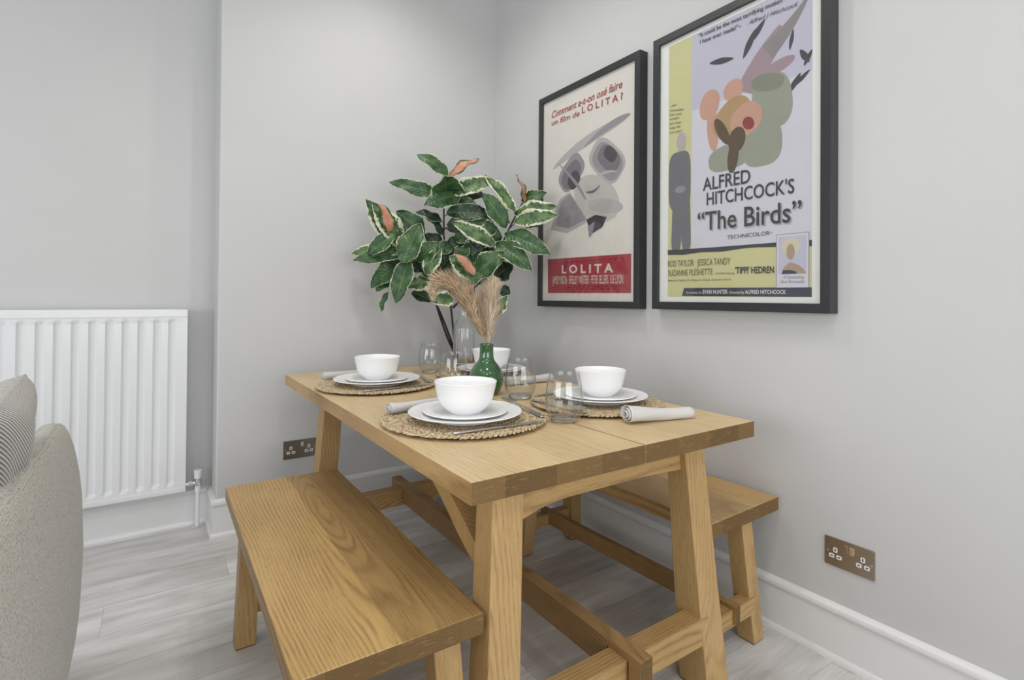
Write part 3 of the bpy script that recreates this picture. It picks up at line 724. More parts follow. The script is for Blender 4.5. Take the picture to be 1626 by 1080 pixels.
SP = [(0, .004, .002, .0012, 0), (.006, .0105, .002, .0016, 0), (.04, .0095, .003, .0018, 0), (.10, .0050, .007, .0018, 0), (.165, .0038, .012, .0018, 0), (.185, .006, .010, .0012, .001), (.200, .0185, .009, .0010, .005), (.225, .0250, .0055, .0010, .011), (.252, .0225, .0055, .0010, .010), (.272, .0120, .0095, .0009, .004), (.279, .003, .012, .0006, 0)]
zc = ZM+.0005
kn = cutlery('knife', KN, (.644, 1.208, zc), rad(-3), 'steel table knife on the near left mat in front of the plates', 'steel table knives')
kn2 = cutlery('knife', KN, (.655, 1.928, zc), rad(4), 'steel table knife on the far left mat in front of the plates', 'steel table knives')
cutlery('spoon', SP, (.960, 1.237, zc), rad(82.5), 'steel spoon on the near left mat pointing at the green vase', 'steel spoons')
cutlery('spoon', SP, (.957, 1.995, zc), rad(79), 'steel spoon on the far left mat beside the empty glasses', 'steel spoons')
cutlery('spoon', SP, (1.087, 1.470, zc), rad(-88), 'steel spoon on the near wall-side mat seen through a glass', 'steel spoons')
cutlery('knife', KN, (1.42, 1.533, zc), rad(183), 'steel table knife behind the near wall-side bowl', 'steel table knives')

# stemless tumblers
def tumbler(loc, label):
    prof = [(0, 0), (.036, 0), (.040, .002), (.045, .009), (.052, .024), (.0565, .042), (.0575, .056), (.0562, .080), (.0520, .112), (.0452, .1425), (.0446, .1435), (.0438, .1425), (.0507, .112), (.0549, .080), (.0561, .056), (.0548, .043), (.0500, .027), (.042, .0175), (.030, .0150), (0, .0145)]
    o = lathe_obj('drinking_glass', prof, M['tumbler'], loc, 56, 60); b = MB(); b.lathe([(0, .0012), (.036, .0012), (.0395, .004), (.041, .010), (.038, .0138), (0, .0138)], 40); q = b.build('glass_base', M['glass'], o); autosmooth(q, 50)
    return tag(o, label, 'glass', 'clear stemless tumblers')
g1 = tumbler((1.024, 1.219, ZT), 'clear stemless tumbler nearest the camera, at the table seam')
for (x, y), lb in (((1.122, 1.585), 'clear stemless tumbler just right of the green vase'), ((1.128, 2.352), 'clear stemless tumbler furthest left at the back of the table'), ((1.032, 1.935), 'clear stemless tumbler behind the bowl closest to the camera')):
    c = copy_tree(g1); c.location = (x, y, ZT); c['label'] = lb

# green vase and pampas grass
vx, vy = 1.060, 1.722
prof = [(0, 0), (.040, 0), (.046, .003), (.056, .018), (.064, .035), (.0675, .055), (.065, .075), (.056, .095), (.043, .113), (.032, .127), (.0272, .140), (.0262, .160), (.0262, .180), (.0275, .186), (.0272, .190), (.0250, .1905), (.0235, .187), (.0228, .160), (.0235, .141), (.030, .124), (.050, .095), (.060, .072), (.060, .04), (.04, .01), (0, .008)]
vz = lathe_obj('vase', prof, M['green_glaze'], (vx, vy, ZT), 64, 50); tag(vz, 'glossy green bottle-shaped vase holding dried pampas grass', 'vase')
def plume(name, path, r0, mat, seed, label, start=.10):
    rn = random.Random(seed); P = [Vector(p) for p in path]; org = P[0].copy(); P = [p-org for p in P]
    root = empty(name, org); tag(root, label, 'pampas grass', 'dried pampas plumes in the green vase')
    # resample
    seg = [0]
    for a, c in zip(P, P[1:]): seg.append(seg[-1]+(c-a).length)
    def at(t):
        s = t*seg[-1]
        for i in range(len(P)-1):
            if s <= seg[i+1] or i == len(P)-2:
                u = (s-seg[i])/(seg[i+1]-seg[i]); p = P[i].lerp(P[i+1], u)
                d0 = (P[i]-P[max(i-1, 0)] if i else P[1]-P[0]).normalized(); d1 = (P[i+1]-P[i]).normalized(); return p, d0.lerp(d1, u).normalized() if i else d1
    b = MB(); pts = [P[0]+Vector((0, 0, -.12))]+[at(k/16)[0] for k in range(17)]; b.tube(pts, [.0022]*17+[.001], 6); b.build('stalk', M['straw'], root, smooth=True)
    b = MB(); N = 6500
    for i in range(N):
        t = start+(1-start)*rn.random()**.85; p, d = at(t)
        env = (math.sin(PI*min(1, (t-start)/(1-start)*.90+.06))**.75)*(.78+.22*math.sin(t*31+seed)*math.sin(t*13))
        v = Vector((rn.gauss(0, 1), rn.gauss(0, 1), rn.gauss(0, 1))); v = (v-d*v.dot(d)).normalized()
        R_ = r0*env*rn.uniform(.35, 1.35); L = R_*1.5+.008
        a = p+v*(R_*.12); q1 = a+v*(R_*.62)+d*(L*.42); q2 = q1+v*(R_*.38)+d*(L*.38)+Vector((rn.uniform(-1, 1), rn.uniform(-1, 1), -.8))*.003
        w = d.cross(v).normalized()*(.00055+.0006*rn.random())
        o = len(b.v); b.v += [tuple(a-w), tuple(a+w), tuple(q1+w*1.3), tuple(q1-w*1.3), tuple(q2)]
        b.f += [(o, o+1, o+2, o+3), (o+3, o+2, o+4)]; mi = 0 if rn.random() < mat else 1; b.m += [mi, mi]
    b.build('plume', [M['pampas'], M['pampas_dark']], root, fixn=False)
PA = [(vx-.006, vy, .935), (1.040, 1.72, .982), (1.019, 1.72, 1.026), (.993, 1.72, 1.083), (.958, 1.72, 1.132), (.909, 1.72, 1.165), (.870, 1.72, 1.170), (.848, 1.72, 1.152), (.838, 1.72, 1.125)]
PB = [(vx+.008, vy, .935), (1.078, 1.735, 1.006), (1.080, 1.74, 1.06), (1.082, 1.74, 1.114), (1.092, 1.74, 1.152), (1.106, 1.74, 1.188)]
plume('pampas_grass', PA, .050, .55, 11, 'tan pampas plume arching over to the left from the vase')
plume('pampas_grass', PB, .050, .9, 12, 'pale upright pampas plume on the right side of the vase', start=.04)

# fluted glass carafe
def carafe():
    fl = lambda a, z: 1+.030*math.cos(12*a)*max(0, min(1, (z-.012)/.03))*max(0, min(1, (.285-z)/.04))
    out = [(0, 0), (.050, 0), (.056, .003), (.058, .010), (.0575, .10), (.0565, .19), (.055, .205), (.048, .225), (.037, .248), (.029, .266), (.0275, .280), (.031, .300), (.037, .316), (.0385, .319)]
    inn = [(.0365, .319), (.0345, .314), (.0285, .299), (.0250, .280), (.0265, .265), (.0345, .246), (.0455, .223), (.0525, .203), (.0535, .19), (.0545, .10), (.054, .022), (.048, .013), (0, .011)]
    o = lathe_obj('carafe', out+inn, M['glass'], (1.425, 2.553, ZT), 144, 60, mod=fl)
    tag(o, 'fluted clear glass carafe with a flared neck at the back of the table', 'carafe')
carafe()

# ------------------------------------------------------------------ potted plant
def plant(LEAVES, STEMS):
    px, py = 1.388, 2.562
    root = empty('potted_plant', (px, py, 0)); org = root.location
    tag(root, 'tall variegated rubber plant with cream-edged leaves standing in the corner', 'potted plant')
    b = MB(); b.lathe([(0, 0), (.100, 0), (.105, .006), (.111, .09), (.116, .235), (.118, .240), (.112, .240), (.105, .10), (.1, .02), (0, .02)], 48); o = b.build('pot', M['basket'], root); autosmooth(o, 45)
    b = MB(); b.lathe([(0, .215), (.06, .220), (.109, .212), (.107, .19), (0, .19)], 32); b.build('soil', M['soil'], root, smooth=True)
    def smooth_path(pts, rounds=2):
        P = [Vector(p) for p in pts]
        for _ in range(rounds):
            Q = [P[0]]
            for a, c in zip(P, P[1:]): Q += [a.lerp(c, .25), a.lerp(c, .75)]
            Q.append(P[-1]); P = Q
        return P
    for pts, r0, r1 in STEMS:
        P = smooth_path(pts)
        n = len(P); b = MB(); b.tube(P, [r0+(r1-r0)*i/(n-1) for i in range(n)], 8); sub(b, org).build('stem', M['stem'], root, smooth=True)
    C0 = Vector((0, 0, H)); rn = random.Random(5)
    for idx, (k, bx, by, bz, tx, ty, tz, wa) in enumerate(LEAVES):
        B = Vector((bx, by, bz)); T = Vector((tx, ty, tz)); D = T-B; L = D.length; D.normalize(); B = B-D*(.05*L); T = T+D*(.05*L); L *= 1.10; wa *= 1.12
        mid = (B+T)/2; V = (C0-mid).normalized(); V = (V-D*V.dot(D)).normalized()
        W_ = max(wa*1.06, .46*L); W_ = min(W_, max(wa*1.06, .075)); ca = min(1, wa/W_); a = math.acos(ca)
        upv = Vector((0, 0, 1)); Q = D.cross(V)
        sgn = 1 if (Q.dot(upv)) > 0 else -1
        N_ = (V*math.cos(a)+Q*sgn*math.sin(a)).normalized(); Sd = D.cross(N_).normalized()
        nl, nw = 22, 8; b = MB(); bend = rn.uniform(.10, .22)*L; twist = rn.uniform(-.25, .25); ph = rn.uniform(0, 6); fold = rn.uniform(.10, .28)
        mfull = k == 'gm'; uvs = []
        for i in range(nl+1):
            t = i/nl
            hw = .5*W_*(math.sin(PI*t**.82)**.72)*(1.0 if t < .93 else 1-.3*(t-.93)/.07)
            hw = max(hw, .0012)
            for j in range(nw+1):
                u = -1+2*j/nw; ser = 1+(.045*math.sin(i*2.4+ph) if abs(u) == 1 else 0)
                z = bend*(1-(2*t-1)**2)*.55 + fold*abs(u)*hw + .10*W_*math.sin(5*t*PI*.8+ph+u)*abs(u)**2*(1 if u > 0 else -1)
                ct, st = math.cos(twist*(t-.5)), math.sin(twist*(t-.5)); s_ = u*hw*ser
                p = B+D*(L*t)+Sd*(s_*ct)+N_*(z+s_*st)
                b.v.append(tuple(p-org)); uvs.append((j/nw, t))
        m = nw+1
        for i in range(nl):
            for j in range(nw): b.f.append((i*m+j, i*m+j+1, (i+1)*m+j+1, (i+1)*m+j)); b.m.append(0)
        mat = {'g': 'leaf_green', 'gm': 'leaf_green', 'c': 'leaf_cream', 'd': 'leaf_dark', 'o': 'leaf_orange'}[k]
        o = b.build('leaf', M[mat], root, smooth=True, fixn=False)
        if k == 'o': o['label'] = 'young orange-pink leaf'
        uvl = o.data.uv_layers.new(name='UVMap')
        for li, lp in enumerate(o.data.loops): uvl.data[li].uv = uvs[lp.vertex_index]
        so = o.modifiers.new('thickness', 'SOLIDIFY'); so.thickness = .0012
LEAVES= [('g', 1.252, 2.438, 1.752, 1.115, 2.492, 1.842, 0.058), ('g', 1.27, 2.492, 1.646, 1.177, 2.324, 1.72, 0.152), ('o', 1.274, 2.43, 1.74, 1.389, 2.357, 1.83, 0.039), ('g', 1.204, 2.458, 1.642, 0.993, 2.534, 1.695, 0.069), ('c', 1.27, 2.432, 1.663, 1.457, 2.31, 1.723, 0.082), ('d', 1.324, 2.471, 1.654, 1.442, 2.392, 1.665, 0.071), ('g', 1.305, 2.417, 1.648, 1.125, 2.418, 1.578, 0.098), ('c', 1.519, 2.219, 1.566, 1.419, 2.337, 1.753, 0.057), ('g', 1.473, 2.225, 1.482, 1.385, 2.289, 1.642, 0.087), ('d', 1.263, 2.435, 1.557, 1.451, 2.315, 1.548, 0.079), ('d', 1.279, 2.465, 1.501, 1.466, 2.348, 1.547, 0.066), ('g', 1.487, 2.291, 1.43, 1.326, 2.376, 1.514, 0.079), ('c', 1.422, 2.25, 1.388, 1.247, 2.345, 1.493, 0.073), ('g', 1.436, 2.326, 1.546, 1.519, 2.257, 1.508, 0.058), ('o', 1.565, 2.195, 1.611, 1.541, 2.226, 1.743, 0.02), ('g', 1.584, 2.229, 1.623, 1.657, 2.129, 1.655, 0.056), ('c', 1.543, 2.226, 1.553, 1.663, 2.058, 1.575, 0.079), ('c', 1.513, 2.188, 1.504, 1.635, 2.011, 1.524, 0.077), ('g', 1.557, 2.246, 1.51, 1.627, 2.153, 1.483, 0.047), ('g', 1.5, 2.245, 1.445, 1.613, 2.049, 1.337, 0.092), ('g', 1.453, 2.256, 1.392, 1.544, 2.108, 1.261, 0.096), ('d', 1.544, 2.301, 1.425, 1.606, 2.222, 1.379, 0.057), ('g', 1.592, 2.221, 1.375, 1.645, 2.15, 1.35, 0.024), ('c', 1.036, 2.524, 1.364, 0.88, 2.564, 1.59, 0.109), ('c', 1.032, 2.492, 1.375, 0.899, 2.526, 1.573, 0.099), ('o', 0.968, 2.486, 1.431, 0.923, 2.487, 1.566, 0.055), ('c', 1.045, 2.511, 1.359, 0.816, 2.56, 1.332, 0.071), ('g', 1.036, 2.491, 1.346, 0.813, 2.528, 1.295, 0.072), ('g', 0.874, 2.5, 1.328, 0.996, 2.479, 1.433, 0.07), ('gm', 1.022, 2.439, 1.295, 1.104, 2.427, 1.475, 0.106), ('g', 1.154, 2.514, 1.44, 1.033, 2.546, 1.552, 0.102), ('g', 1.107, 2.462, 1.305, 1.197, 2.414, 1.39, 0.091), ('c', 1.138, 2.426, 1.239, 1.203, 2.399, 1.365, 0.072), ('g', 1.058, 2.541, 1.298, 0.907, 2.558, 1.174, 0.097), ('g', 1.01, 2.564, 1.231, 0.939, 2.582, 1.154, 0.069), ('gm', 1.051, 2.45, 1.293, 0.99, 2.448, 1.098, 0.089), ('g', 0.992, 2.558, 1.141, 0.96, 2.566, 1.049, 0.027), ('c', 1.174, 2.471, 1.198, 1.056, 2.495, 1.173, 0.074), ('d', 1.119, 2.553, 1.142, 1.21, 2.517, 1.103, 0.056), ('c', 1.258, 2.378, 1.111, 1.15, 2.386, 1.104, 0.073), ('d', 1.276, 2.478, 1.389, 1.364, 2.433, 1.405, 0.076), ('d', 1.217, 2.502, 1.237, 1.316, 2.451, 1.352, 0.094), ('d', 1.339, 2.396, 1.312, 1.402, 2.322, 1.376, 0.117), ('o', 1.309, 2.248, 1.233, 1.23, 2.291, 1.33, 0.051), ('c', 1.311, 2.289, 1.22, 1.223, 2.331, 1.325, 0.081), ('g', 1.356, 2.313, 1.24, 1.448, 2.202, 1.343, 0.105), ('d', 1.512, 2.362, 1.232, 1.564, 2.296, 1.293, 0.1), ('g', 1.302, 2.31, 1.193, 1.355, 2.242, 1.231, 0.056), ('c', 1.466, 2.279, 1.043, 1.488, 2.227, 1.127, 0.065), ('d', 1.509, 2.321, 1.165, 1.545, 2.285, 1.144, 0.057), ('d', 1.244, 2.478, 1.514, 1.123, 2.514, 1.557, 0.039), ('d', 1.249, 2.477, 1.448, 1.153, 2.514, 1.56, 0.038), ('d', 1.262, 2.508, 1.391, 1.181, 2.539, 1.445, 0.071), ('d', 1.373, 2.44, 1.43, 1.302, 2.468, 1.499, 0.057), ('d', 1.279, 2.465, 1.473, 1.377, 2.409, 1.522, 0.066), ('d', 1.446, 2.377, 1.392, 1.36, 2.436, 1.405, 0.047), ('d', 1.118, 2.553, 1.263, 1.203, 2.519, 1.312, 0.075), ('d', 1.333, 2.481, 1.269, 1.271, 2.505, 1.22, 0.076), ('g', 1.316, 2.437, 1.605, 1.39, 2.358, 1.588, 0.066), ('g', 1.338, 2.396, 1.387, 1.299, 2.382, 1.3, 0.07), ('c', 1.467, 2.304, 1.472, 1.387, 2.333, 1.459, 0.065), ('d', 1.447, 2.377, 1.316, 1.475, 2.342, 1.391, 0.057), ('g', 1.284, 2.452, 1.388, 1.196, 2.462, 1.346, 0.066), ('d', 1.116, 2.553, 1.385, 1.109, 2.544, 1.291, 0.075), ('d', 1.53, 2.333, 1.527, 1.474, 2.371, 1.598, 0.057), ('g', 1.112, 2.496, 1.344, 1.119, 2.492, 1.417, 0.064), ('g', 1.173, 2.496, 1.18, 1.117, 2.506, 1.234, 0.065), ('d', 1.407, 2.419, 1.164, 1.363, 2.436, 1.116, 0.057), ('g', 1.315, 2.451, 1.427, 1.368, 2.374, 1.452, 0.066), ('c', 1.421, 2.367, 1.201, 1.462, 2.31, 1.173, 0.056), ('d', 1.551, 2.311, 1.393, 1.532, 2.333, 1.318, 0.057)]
STEMS= [([(1.4, 2.59, 0.22), (1.445, 2.695, 0.6), (1.453, 2.71, 0.803), (1.394, 2.675, 0.875), (1.29, 2.594, 1.036), (1.196, 2.522, 1.218), (1.095, 2.503, 1.307), (1.044, 2.522, 1.365), (1.009, 2.531, 1.413)], 0.0075, 0.004), ([(1.4, 2.59, 0.22), (1.445, 2.695, 0.6), (1.453, 2.71, 0.803), (1.409, 2.67, 0.875), (1.309, 2.598, 1.026), (1.228, 2.522, 1.105), (1.19, 2.489, 1.217)], 0.0075, 0.005), ([(1.4, 2.59, 0.22), (1.445, 2.695, 0.6), (1.453, 2.71, 0.803), (1.425, 2.664, 0.875), (1.346, 2.561, 1.086), (1.276, 2.502, 1.353), (1.259, 2.484, 1.54), (1.262, 2.482, 1.748)], 0.0075, 0.004), ([(1.305, 2.457, 1.068), (1.378, 2.369, 1.172), (1.456, 2.284, 1.265), (1.498, 2.283, 1.407), (1.517, 2.261, 1.471), (1.562, 2.199, 1.607)], 0.007, 0.0035), ([(1.26, 2.484, 1.474), (1.297, 2.458, 1.502), (1.362, 2.42, 1.447)], 0.004, 0.003), ([(1.469, 2.304, 1.266), (1.46, 2.31, 1.369), (1.49, 2.288, 1.425)], 0.004, 0.003), ([(1.26, 2.484, 1.445), (1.227, 2.485, 1.509), (1.14, 2.519, 1.551)], 0.003, 0.002), ([(1.264, 2.483, 1.351), (1.163, 2.476, 1.244)], 0.004, 0.003), ([(1.517, 2.261, 1.471), (1.54, 2.23, 1.507)], 0.003, 0.002), ([(1.259, 2.484, 1.54), (1.282, 2.452, 1.561)], 0.003, 0.002)]
plant(LEAVES, STEMS)

RT= [('“It could be the most terrifying motion', 'dk', 0.012, 0, 1.289, 2.136, 0.959, 2.124, 0.016), ('I have ever made!”–', 'dk', 0.012, 0, 1.282, 2.109, 1.108, 2.101, 0.016), ('Alfred J Hitchcock', 'dk', 0, 0.5, 1.081, 2.099, 0.909, 2.088, 0.015), ('ALFRED', 'dk', 0.012, 0, 1.266, 1.537, 1.071, 1.535, 0.049), ("HITCHCOCK'S", 'dk', 0.012, 0, 1.249, 1.479, 0.916, 1.474, 0.048), ('“The Birds”', 'dk', 0.012, 0, 1.289, 1.387, 0.892, 1.378, 0.069), ('TECHNICOLOR', 'dk', 0.0, 0, 1.161, 1.342, 0.999, 1.343, 0.014), ('®', 'dk', 0.0, 0, 0.997, 1.347, 0.991, 1.347, 0.006), ('ROD TAYLOR · JESSICA TANDY', 'ol', 0.0, 0, 1.43, 1.253, 1.148, 1.249, 0.025), ('SUZANNE PLESHETTE', 'ol', 0.0, 0, 1.429, 1.215, 1.222, 1.214, 0.024), ('and Introducing', 'ol', 0.0, 0.4, 1.211, 1.215, 1.132, 1.213, 0.008), ("'TIPPI' HEDREN", 'bk', 0.02, 0, 1.128, 1.215, 0.984, 1.212, 0.023), ("Based on Daphne Du Maurier's Classic Suspense Story!", 'ol', 0.0, 0.3, 1.429, 1.193, 1.147, 1.191, 0.008), ('Screenplay by', 'wh', 0.0, 0, 1.34, 1.143, 1.27, 1.143, 0.009), ('EVAN HUNTER', 'wh', 0.015, 0, 1.264, 1.142, 1.158, 1.142, 0.015), ('· Directed by', 'wh', 0.0, 0, 1.156, 1.142, 1.093, 1.142, 0.01), ('ALFRED HITCHCOCK', 'wh', 0.015, 0, 1.09, 1.142, 0.942, 1.141, 0.013), ('A Fascinating', 'gy', 0.0, 0.3, 0.953, 1.192, 0.885, 1.191, 0.01), ('New Personality', 'gy', 0.0, 0.3, 0.962, 1.177, 0.882, 1.177, 0.01), ('...and', 'ol', 0, 0.2, 1.426, 1.906, 1.396, 1.902, 0.01), ('remember', 'ol', 0, 0.2, 1.426, 1.888, 1.355, 1.873, 0.01), ('the next', 'ol', 0, 0.2, 1.426, 1.87, 1.366, 1.859, 0.01), ('scream', 'ol', 0, 0.2, 1.426, 1.852, 1.379, 1.846, 0.01), ('you hear', 'ol', 0, 0.2, 1.426, 1.834, 1.367, 1.825, 0.01), ('may be', 'ol', 0, 0.2, 1.425, 1.815, 1.373, 1.81, 0.01), ('your own!”', 'ol', 0, 0.2, 1.425, 1.797, 1.364, 1.79, 0.01)]
LT= [('Comment a-t-on osé faire', 'rd', 0.012, 0.25, 2.203, 2.074, 1.694, 2.074, 0.036), ('un film de', 'rd', 0.012, 0.25, 2.203, 2.035, 1.981, 2.026, 0.028), ('L O L I T A ?', 'rd', 0.02, 0, 1.962, 2.033, 1.687, 2.02, 0.032), ('L O L I T A', 'cr', 0.03, 0, 2.107, 1.25, 1.741, 1.242, 0.04), ('JAMES MASON · SHELLEY WINTERS · PETER SELLERS  SUE LYON', 'cr', 0.005, 0, 2.183, 1.196, 1.679, 1.189, 0.041)]

# ------------------------------------------------------------------ framed posters on the right wall (plane x = XW, facing -x)
INK = dict(dk=(.045, .045, .055), bk=(.03, .03, .04), ol=(.13, .125, .05), wh=(.72, .72, .72), gy=(.25, .24, .30), rd=(.36, .045, .05), cr=(.66, .62, .55),
           shade=(.36, .36, .37), lilac=(.52, .51, .61), lilac2=(.62, .615, .68), yel=(.50, .48, .20), yel2=(.59, .57, .30), red=(.36, .045, .06), paper=(.70, .675, .625), white=(.78, .80, .76),
           sage=(.22, .235, .18), sage2=(.30, .32, .255), mauve=(.34, .25, .285), taupe=(.25, .23, .235), peach=(.55, .32, .235), sand=(.42, .28, .14), brown=(.11, .075, .045), wine=(.25, .05, .04),
           grey=(.16, .155, .175), grey2=(.28, .27, .29), char=(.055, .05, .06), pale=(.43, .415, .405), cream=(.62, .57, .42), night=(.05, .055, .08), tan=(.40, .30, .21), fade=(.50, .48, .45), darkred=(.20, .03, .035))
def ink(k):
    n = 'ink_'+k
    if n not in M: M[n] = simple('print_'+k, INK[k], .55, spec=.25, noise=.06, bscale=18)
    return M[n]
class Print:
    """flat printed shapes in layers just in front of the paper; coordinates (y, z) on the wall"""
    def __init__(s, x0): s.x0 = x0; s.mb = MB(); s.mats = []; s.layer = 0
    def mi(s, k):
        if k not in s.mats: s.mats.append(k)
        return s.mats.index(k)
    def poly(s, k, pts, up=True):
        if up: s.layer += 1
        x = s.x0-.00004*s.layer; i = s.mi(k)
        # fan about the centroid is not safe for concave shapes: let the n-gon tessellate itself
        s.mb.add([(x, y, z) for y, z in pts], [tuple(range(len(pts)))], i)
    def rect(s, k, y0, y1, z0, z1): s.poly(k, [(y0, z0), (y1, z0), (y1, z1), (y0, z1)])
    def oval(s, k, y, z, a, b, rot=0, n=40, pw=2.0, cut=0):
        pts = []
        for i in range(n):
            t = 2*PI*i/n; c, q = superell(t, pw); u, v = a*c, b*q*(1-cut*c); r = rad(rot)
            pts.append((y+u*math.cos(r)-v*math.sin(r), z+u*math.sin(r)+v*math.cos(r)))
        s.poly(k, pts)
    def sweep(s, k, path, w0, w1, n=28, taper=True):
        """brush stroke along a quadratic curve through three points"""
        A, B, Cc = [Vector((*p, 0)) for p in path]; L_, R_ = [], []
        for i in range(n+1):
            t = i/n; p = A*(1-t)**2+B*2*t*(1-t)+Cc*t*t; d = ((B-A)*(1-t)+(Cc-B)*t).normalized(); nrm = Vector((-d.y, d.x, 0))
            w = (w0+(w1-w0)*t)*(math.sin(PI*min(1, max(0, t)))**.5 if taper else 1)+.0004
            L_.append(p+nrm*w); R_.append(p-nrm*w)
        s.poly(k, [(p.x, p.y) for p in L_+R_[::-1]])
    def build(s, name, root, org):
        return sub(s.mb, org).build(name, [ink(k) for k in s.mats], root, fixn=False)
TXT = {}
def glyphs(text, bold):
    key = (text, bold)
    if key in TXT: return TXT[key]
    cu = bpy.data.curves.new('lettering_source', 'FONT'); cu.body = text; cu.size = 1; cu.offset = bold; cu.resolution_u = 3; cu.fill_mode = 'FRONT'
    ob = bpy.data.objects.new('lettering_source', cu); COL.objects.link(ob)
    dg = bpy.context.evaluated_depsgraph_get(); dg.update()
    me = bpy.data.meshes.new_from_object(ob.evaluated_get(dg))
    vs = [(v.co.x, v.co.y) for v in me.vertices]; fs = [tuple(p.vertices) for p in me.polygons]
    bpy.data.objects.remove(ob); bpy.data.curves.remove(cu); bpy.data.meshes.remove(me)
    TXT[key] = (vs, fs); return TXT[key]
CAP = .70
def lettering(items, x, root, org):
    by = {}
    for (s, colr, bold, shear, y0, z0, y1, z1, h) in items:
        vs, fs = glyphs(s, bold); xs = [v[0] for v in vs]; mn, mxx = min(xs), max(xs); W = mxx-mn; Lw = math.hypot(y0-y1, z1-z0)
        du = (y1-y0)/Lw, (z1-z0)/Lw
        b = by.setdefault(colr, MB()); k = h/CAP
        P = []
        for a, c in vs:
            uu = (a-mn)/W*Lw+shear*c*k; vv = c*k
            P.append((x, y0+du[0]*uu, z0+du[1]*uu+vv))
        b.add(P, fs)
    for colr, b in by.items(): sub(b, org).build('lettering', ink(colr), root, fixn=False)
def frame(label, y0, y1, z0, z1, paper, wL, depth=.050, bw=.031):
    org = (XW, (y0+y1)/2, z0); root = empty('framed_poster', org); tag(root, label, 'framed poster')
    xf_ = XW-depth; b = MB()
    prof_in = [(xf_, 0), (XW, 0), (XW, bw), (xf_+.008, bw), (xf_, bw-.0)]
    def rail(p, q, inn):   # mitred rail from p to q (y,z) outer corners, inn = inward direction
        d = Vector((q[0]-p[0], q[1]-p[1])).normalized(); i_ = Vector(inn); vs = []
        for (pt_, sg) in ((p, 1), (q, -1)):
            for xx, off in ((xf_, 0), (XW, 0), (XW, bw), (xf_, bw)):
                w_ = Vector(pt_)+i_*off+d*sg*off; vs.append((xx, w_.x, w_.y))
        b.add(vs, [(0, 1, 2, 3), (7, 6, 5, 4), (0, 4, 5, 1), (1, 5, 6, 2), (2, 6, 7, 3), (3, 7, 4, 0)])
    rail((y0, z0), (y1, z0), (0, 1)); rail((y1, z0), (y1, z1), (-1, 0)); rail((y1, z1), (y0, z1), (0, -1)); rail((y0, z1), (y0, z0), (1, 0))
    sub(b, org).build('frame', M['frame_black'], root, bevel=.0012)
    b = MB(); b.box(xf_+.012, XW-.002, y0+bw-.004, y1-bw+.004, z0+bw-.004, z1-bw+.004); sub(b, org).build('paper', ink(paper), root)
    b = MB(); b.box(xf_+.0035, xf_+.0055, y0+bw-.001, y1-bw+.001, z0+bw-.001, z1-bw+.001); sub(b, org).build('glazing', M['pane'], root)
    return root, org, xf_+.012
# left poster: cream paper, red band, soft grey abstract shapes
def poster_left():
    root, org, xp = frame('black-framed cream poster with a red band, left of the two on the wall', 1.578, 2.300, 1.077, 2.200, 'paper', 0)
    p = Print(xp)
    p.poly('pale', [(2.133, 1.633), (2.053, 1.659), (1.960, 1.560), (1.905, 1.495), (2.071, 1.451), (2.204, 1.484)])
    p.poly('grey2', [(2.120, 1.62), (2.053, 1.650), (1.975, 1.570), (1.93, 1.505), (2.06, 1.475), (2.16, 1.500)])
    p.oval('fade', 1.86, 1.60, .17, .10, 30); p.oval('pale', 1.80, 1.555, .12, .035, 12)
    p.sweep('pale', [(2.19, 1.80), (1.98, 1.90), (1.66, 1.93)], .020, .030); p.sweep('grey2', [(1.95, 1.86), (1.80, 1.93), (1.64, 1.94)], .010, .022)
    p.oval('grey2', 2.040, 1.755, .100, .070, -38, pw=3.2); p.oval('grey', 2.040, 1.745, .078, .052, -38, pw=3); p.oval('char', 2.020, 1.715, .046, .040, -38, pw=3)
    p.oval('pale', 1.790, 1.765, .125, .080, 42, pw=3.2); p.oval('grey2', 1.785, 1.760, .108, .066, 42, pw=3); p.oval('grey', 1.775, 1.770, .080, .048, 42, pw=3); p.oval('char', 1.765, 1.790, .046, .030, 42, pw=3)
    p.sweep('pale', [(1.86, 1.70), (1.79, 1.72), (1.72, 1.70)], .008, .005); p.sweep('grey2', [(2.14, 1.82), (1.98, 1.69), (1.93, 1.60)], .006, .010)
    p.sweep('grey', [(1.93, 1.64), (1.87, 1.62), (1.83, 1.66)], .008, .005)
    p.poly('char', [(1.925, 1.505), (1.860, 1.520), (1.785, 1.500), (1.815, 1.455), (1.890, 1.430)]); p.poly('grey2', [(1.915, 1.470), (1.865, 1.490), (1.885, 1.425), (1.905, 1.415)])
    p.poly('red', [(2.225, 1.328), (1.633, 1.320), (1.632, 1.146), (2.222, 1.148)])
    for z_, y_a, y_b in ((1.302, 2.19, 1.68), (1.176, 2.20, 1.66), (1.166, 2.12, 1.75)):
        y_ = y_a; rn = random.Random(int(z_*1000))
        while y_ > y_b:
            w_ = rn.uniform(.012, .034); p.mb.add([(p.x0-.00004*(p.layer+1), a, z_+c-.006*(2.2-y_)*.3) for a, c in ((y_, 0), (y_-w_, 0), (y_-w_, .0042), (y_, .0042))], [(0, 1, 2, 3)], p.mi('darkred')); y_ -= w_+.006
    p.build('print', root, org)
    lettering(LT, xp-.0016, root, org)
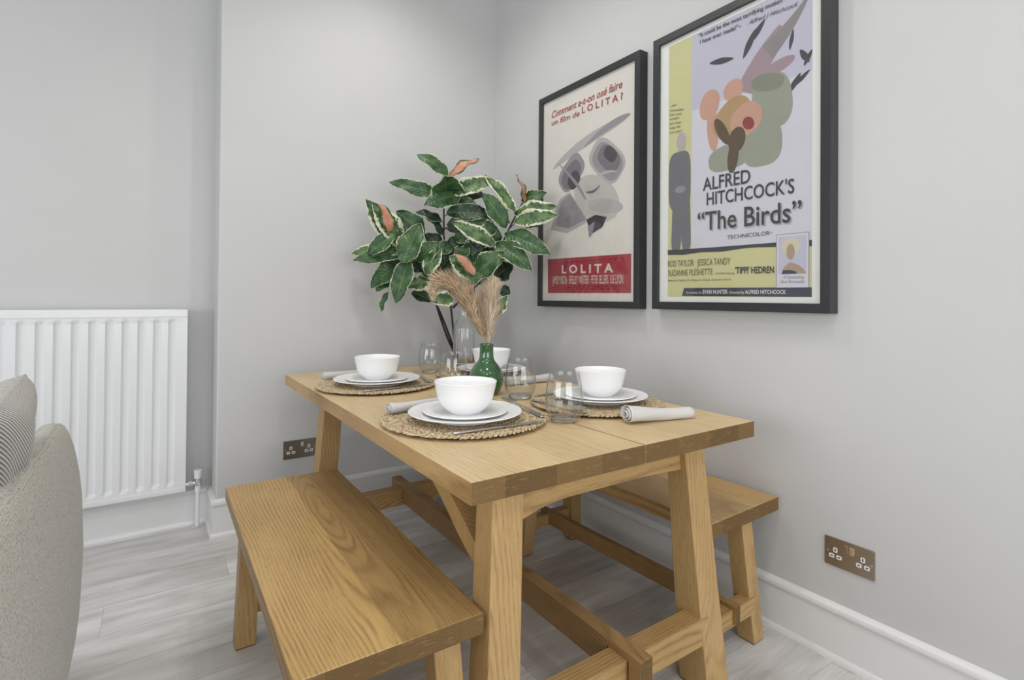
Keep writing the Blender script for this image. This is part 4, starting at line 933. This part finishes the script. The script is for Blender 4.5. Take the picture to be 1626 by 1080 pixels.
# right poster: lilac ground, yellow column, sage and peach abstract shapes
def poster_right():
    root, org, xp = frame('black-framed lilac and yellow poster, right of the two on the wall', .799, 1.505, 1.079, 2.205, 'white', 0)
    p = Print(xp)
    p.rect('lilac', .860, 1.432, 1.70, 2.157); p.rect('lilac2', .860, 1.432, 1.13, 1.86)
    p.rect('yel2', 1.320, 1.432, 1.13, 2.157)
    p.poly('yel2', [(1.432, 1.31), (.860, 1.30), (.860, 1.130), (1.432, 1.130)])
    p.sweep('mauve', [(1.09, 1.86), (1.03, 1.97), (.950, 2.03)], .045, .030, taper=False)
    p.sweep('taupe', [(1.01, 1.975), (.93, 2.03), (.880, 2.098)], .034, .006, taper=False)
    p.sweep('mauve', [(1.06, 1.89), (.99, 1.91), (.915, 1.925)], .016, .026)
    for c, a, d, r in (((1.078, 2.03), .050, .013, -62), ((1.050, 2.06), .045, .012, -48), ((1.19, 2.010), .052, .012, 10), ((.928, 1.985), .034, .007, -80), ((.885, 1.915), .030, .010, 60), ((.874, 1.905), .026, .008, -60), ((.918, 1.835), .036, .010, -55), ((.895, 1.845), .034, .008, -35)):
        p.oval('char', c[0], c[1], a, d, r, pw=1.5)
    p.oval('sage2', .995, 1.80, .070, .098, -8, pw=2.6); p.oval('sage', 1.01, 1.87, .060, .030, 14, pw=2.4)
    p.oval('sage2', 1.03, 1.66, .072, .075, 0, pw=2.8); p.oval('sage2', 1.155, 1.645, .088, .048, -6, pw=2.6)
    p.oval('peach', 1.240, 1.860, .042, .056, 12, pw=2.2); p.oval('peach', 1.140, 1.885, .040, .038, -25, pw=2.2); p.oval('peach', 1.225, 1.765, .024, .085, -4)
    p.oval('sand', 1.145, 1.785, .082, .064, -38, pw=2.3); p.oval('brown', 1.185, 1.745, .060, .020, 62)
    p.oval('peach', 1.090, 1.765, .062, .058, -30, pw=2.2); p.oval('wine', 1.080, 1.748, .026, .020, 52); p.oval('brown', 1.125, 1.700, .034, .046, 10); p.oval('brown', 1.14, 1.64, .022, .058, 6)
    # tall grey rounded figure-like block on the yellow column
    p.oval('pale', 1.368, 1.750, .022, .040, 0); p.oval('grey', 1.376, 1.595, .053, .118, 0, pw=4); p.oval('grey2', 1.372, 1.560, .026, .014, 0)
    p.oval('grey', 1.388, 1.425, .024, .110, 2, pw=5); p.oval('grey', 1.345, 1.425, .022, .108, -2, pw=5)
    p.poly('dk', [(1.432, 1.321), (1.235, 1.317), (.860, 1.314), (.860, 1.294), (1.048, 1.304), (1.1, 1.304), (1.185, 1.298), (1.277, 1.302), (1.354, 1.297), (1.432, 1.302)])
    p.poly('night', [(1.351, 1.165), (.860, 1.162), (.860, 1.131), (1.361, 1.134)])
    p.rect('gy', .868, .977, 1.162, 1.341); p.rect('lilac2', .870, .975, 1.162, 1.339); p.rect('lilac', .876, .969, 1.206, 1.332)
    p.oval('cream', .928, 1.298, .030, .028); p.oval('tan', .928, 1.280, .014, .026); p.poly('tan', [(.958, 1.207), (.95, 1.231), (.929, 1.246), (.901, 1.235), (.885, 1.222), (.877, 1.207)])
    p.poly('night', [(.958, 1.207), (.954, 1.220), (.929, 1.220), (.909, 1.214), (.908, 1.207)])
    p.build('print', root, org)
    sh = [(s, 'shade', b_, sr, y0-.004, z0-.004, y1-.004, z1-.004, h) for (s, c, b_, sr, y0, z0, y1, z1, h) in RT if 'The Birds' in s]
    lettering(sh, xp-.0020, root, org)
    lettering(RT, xp-.0022, root, org)
poster_left(); poster_right()
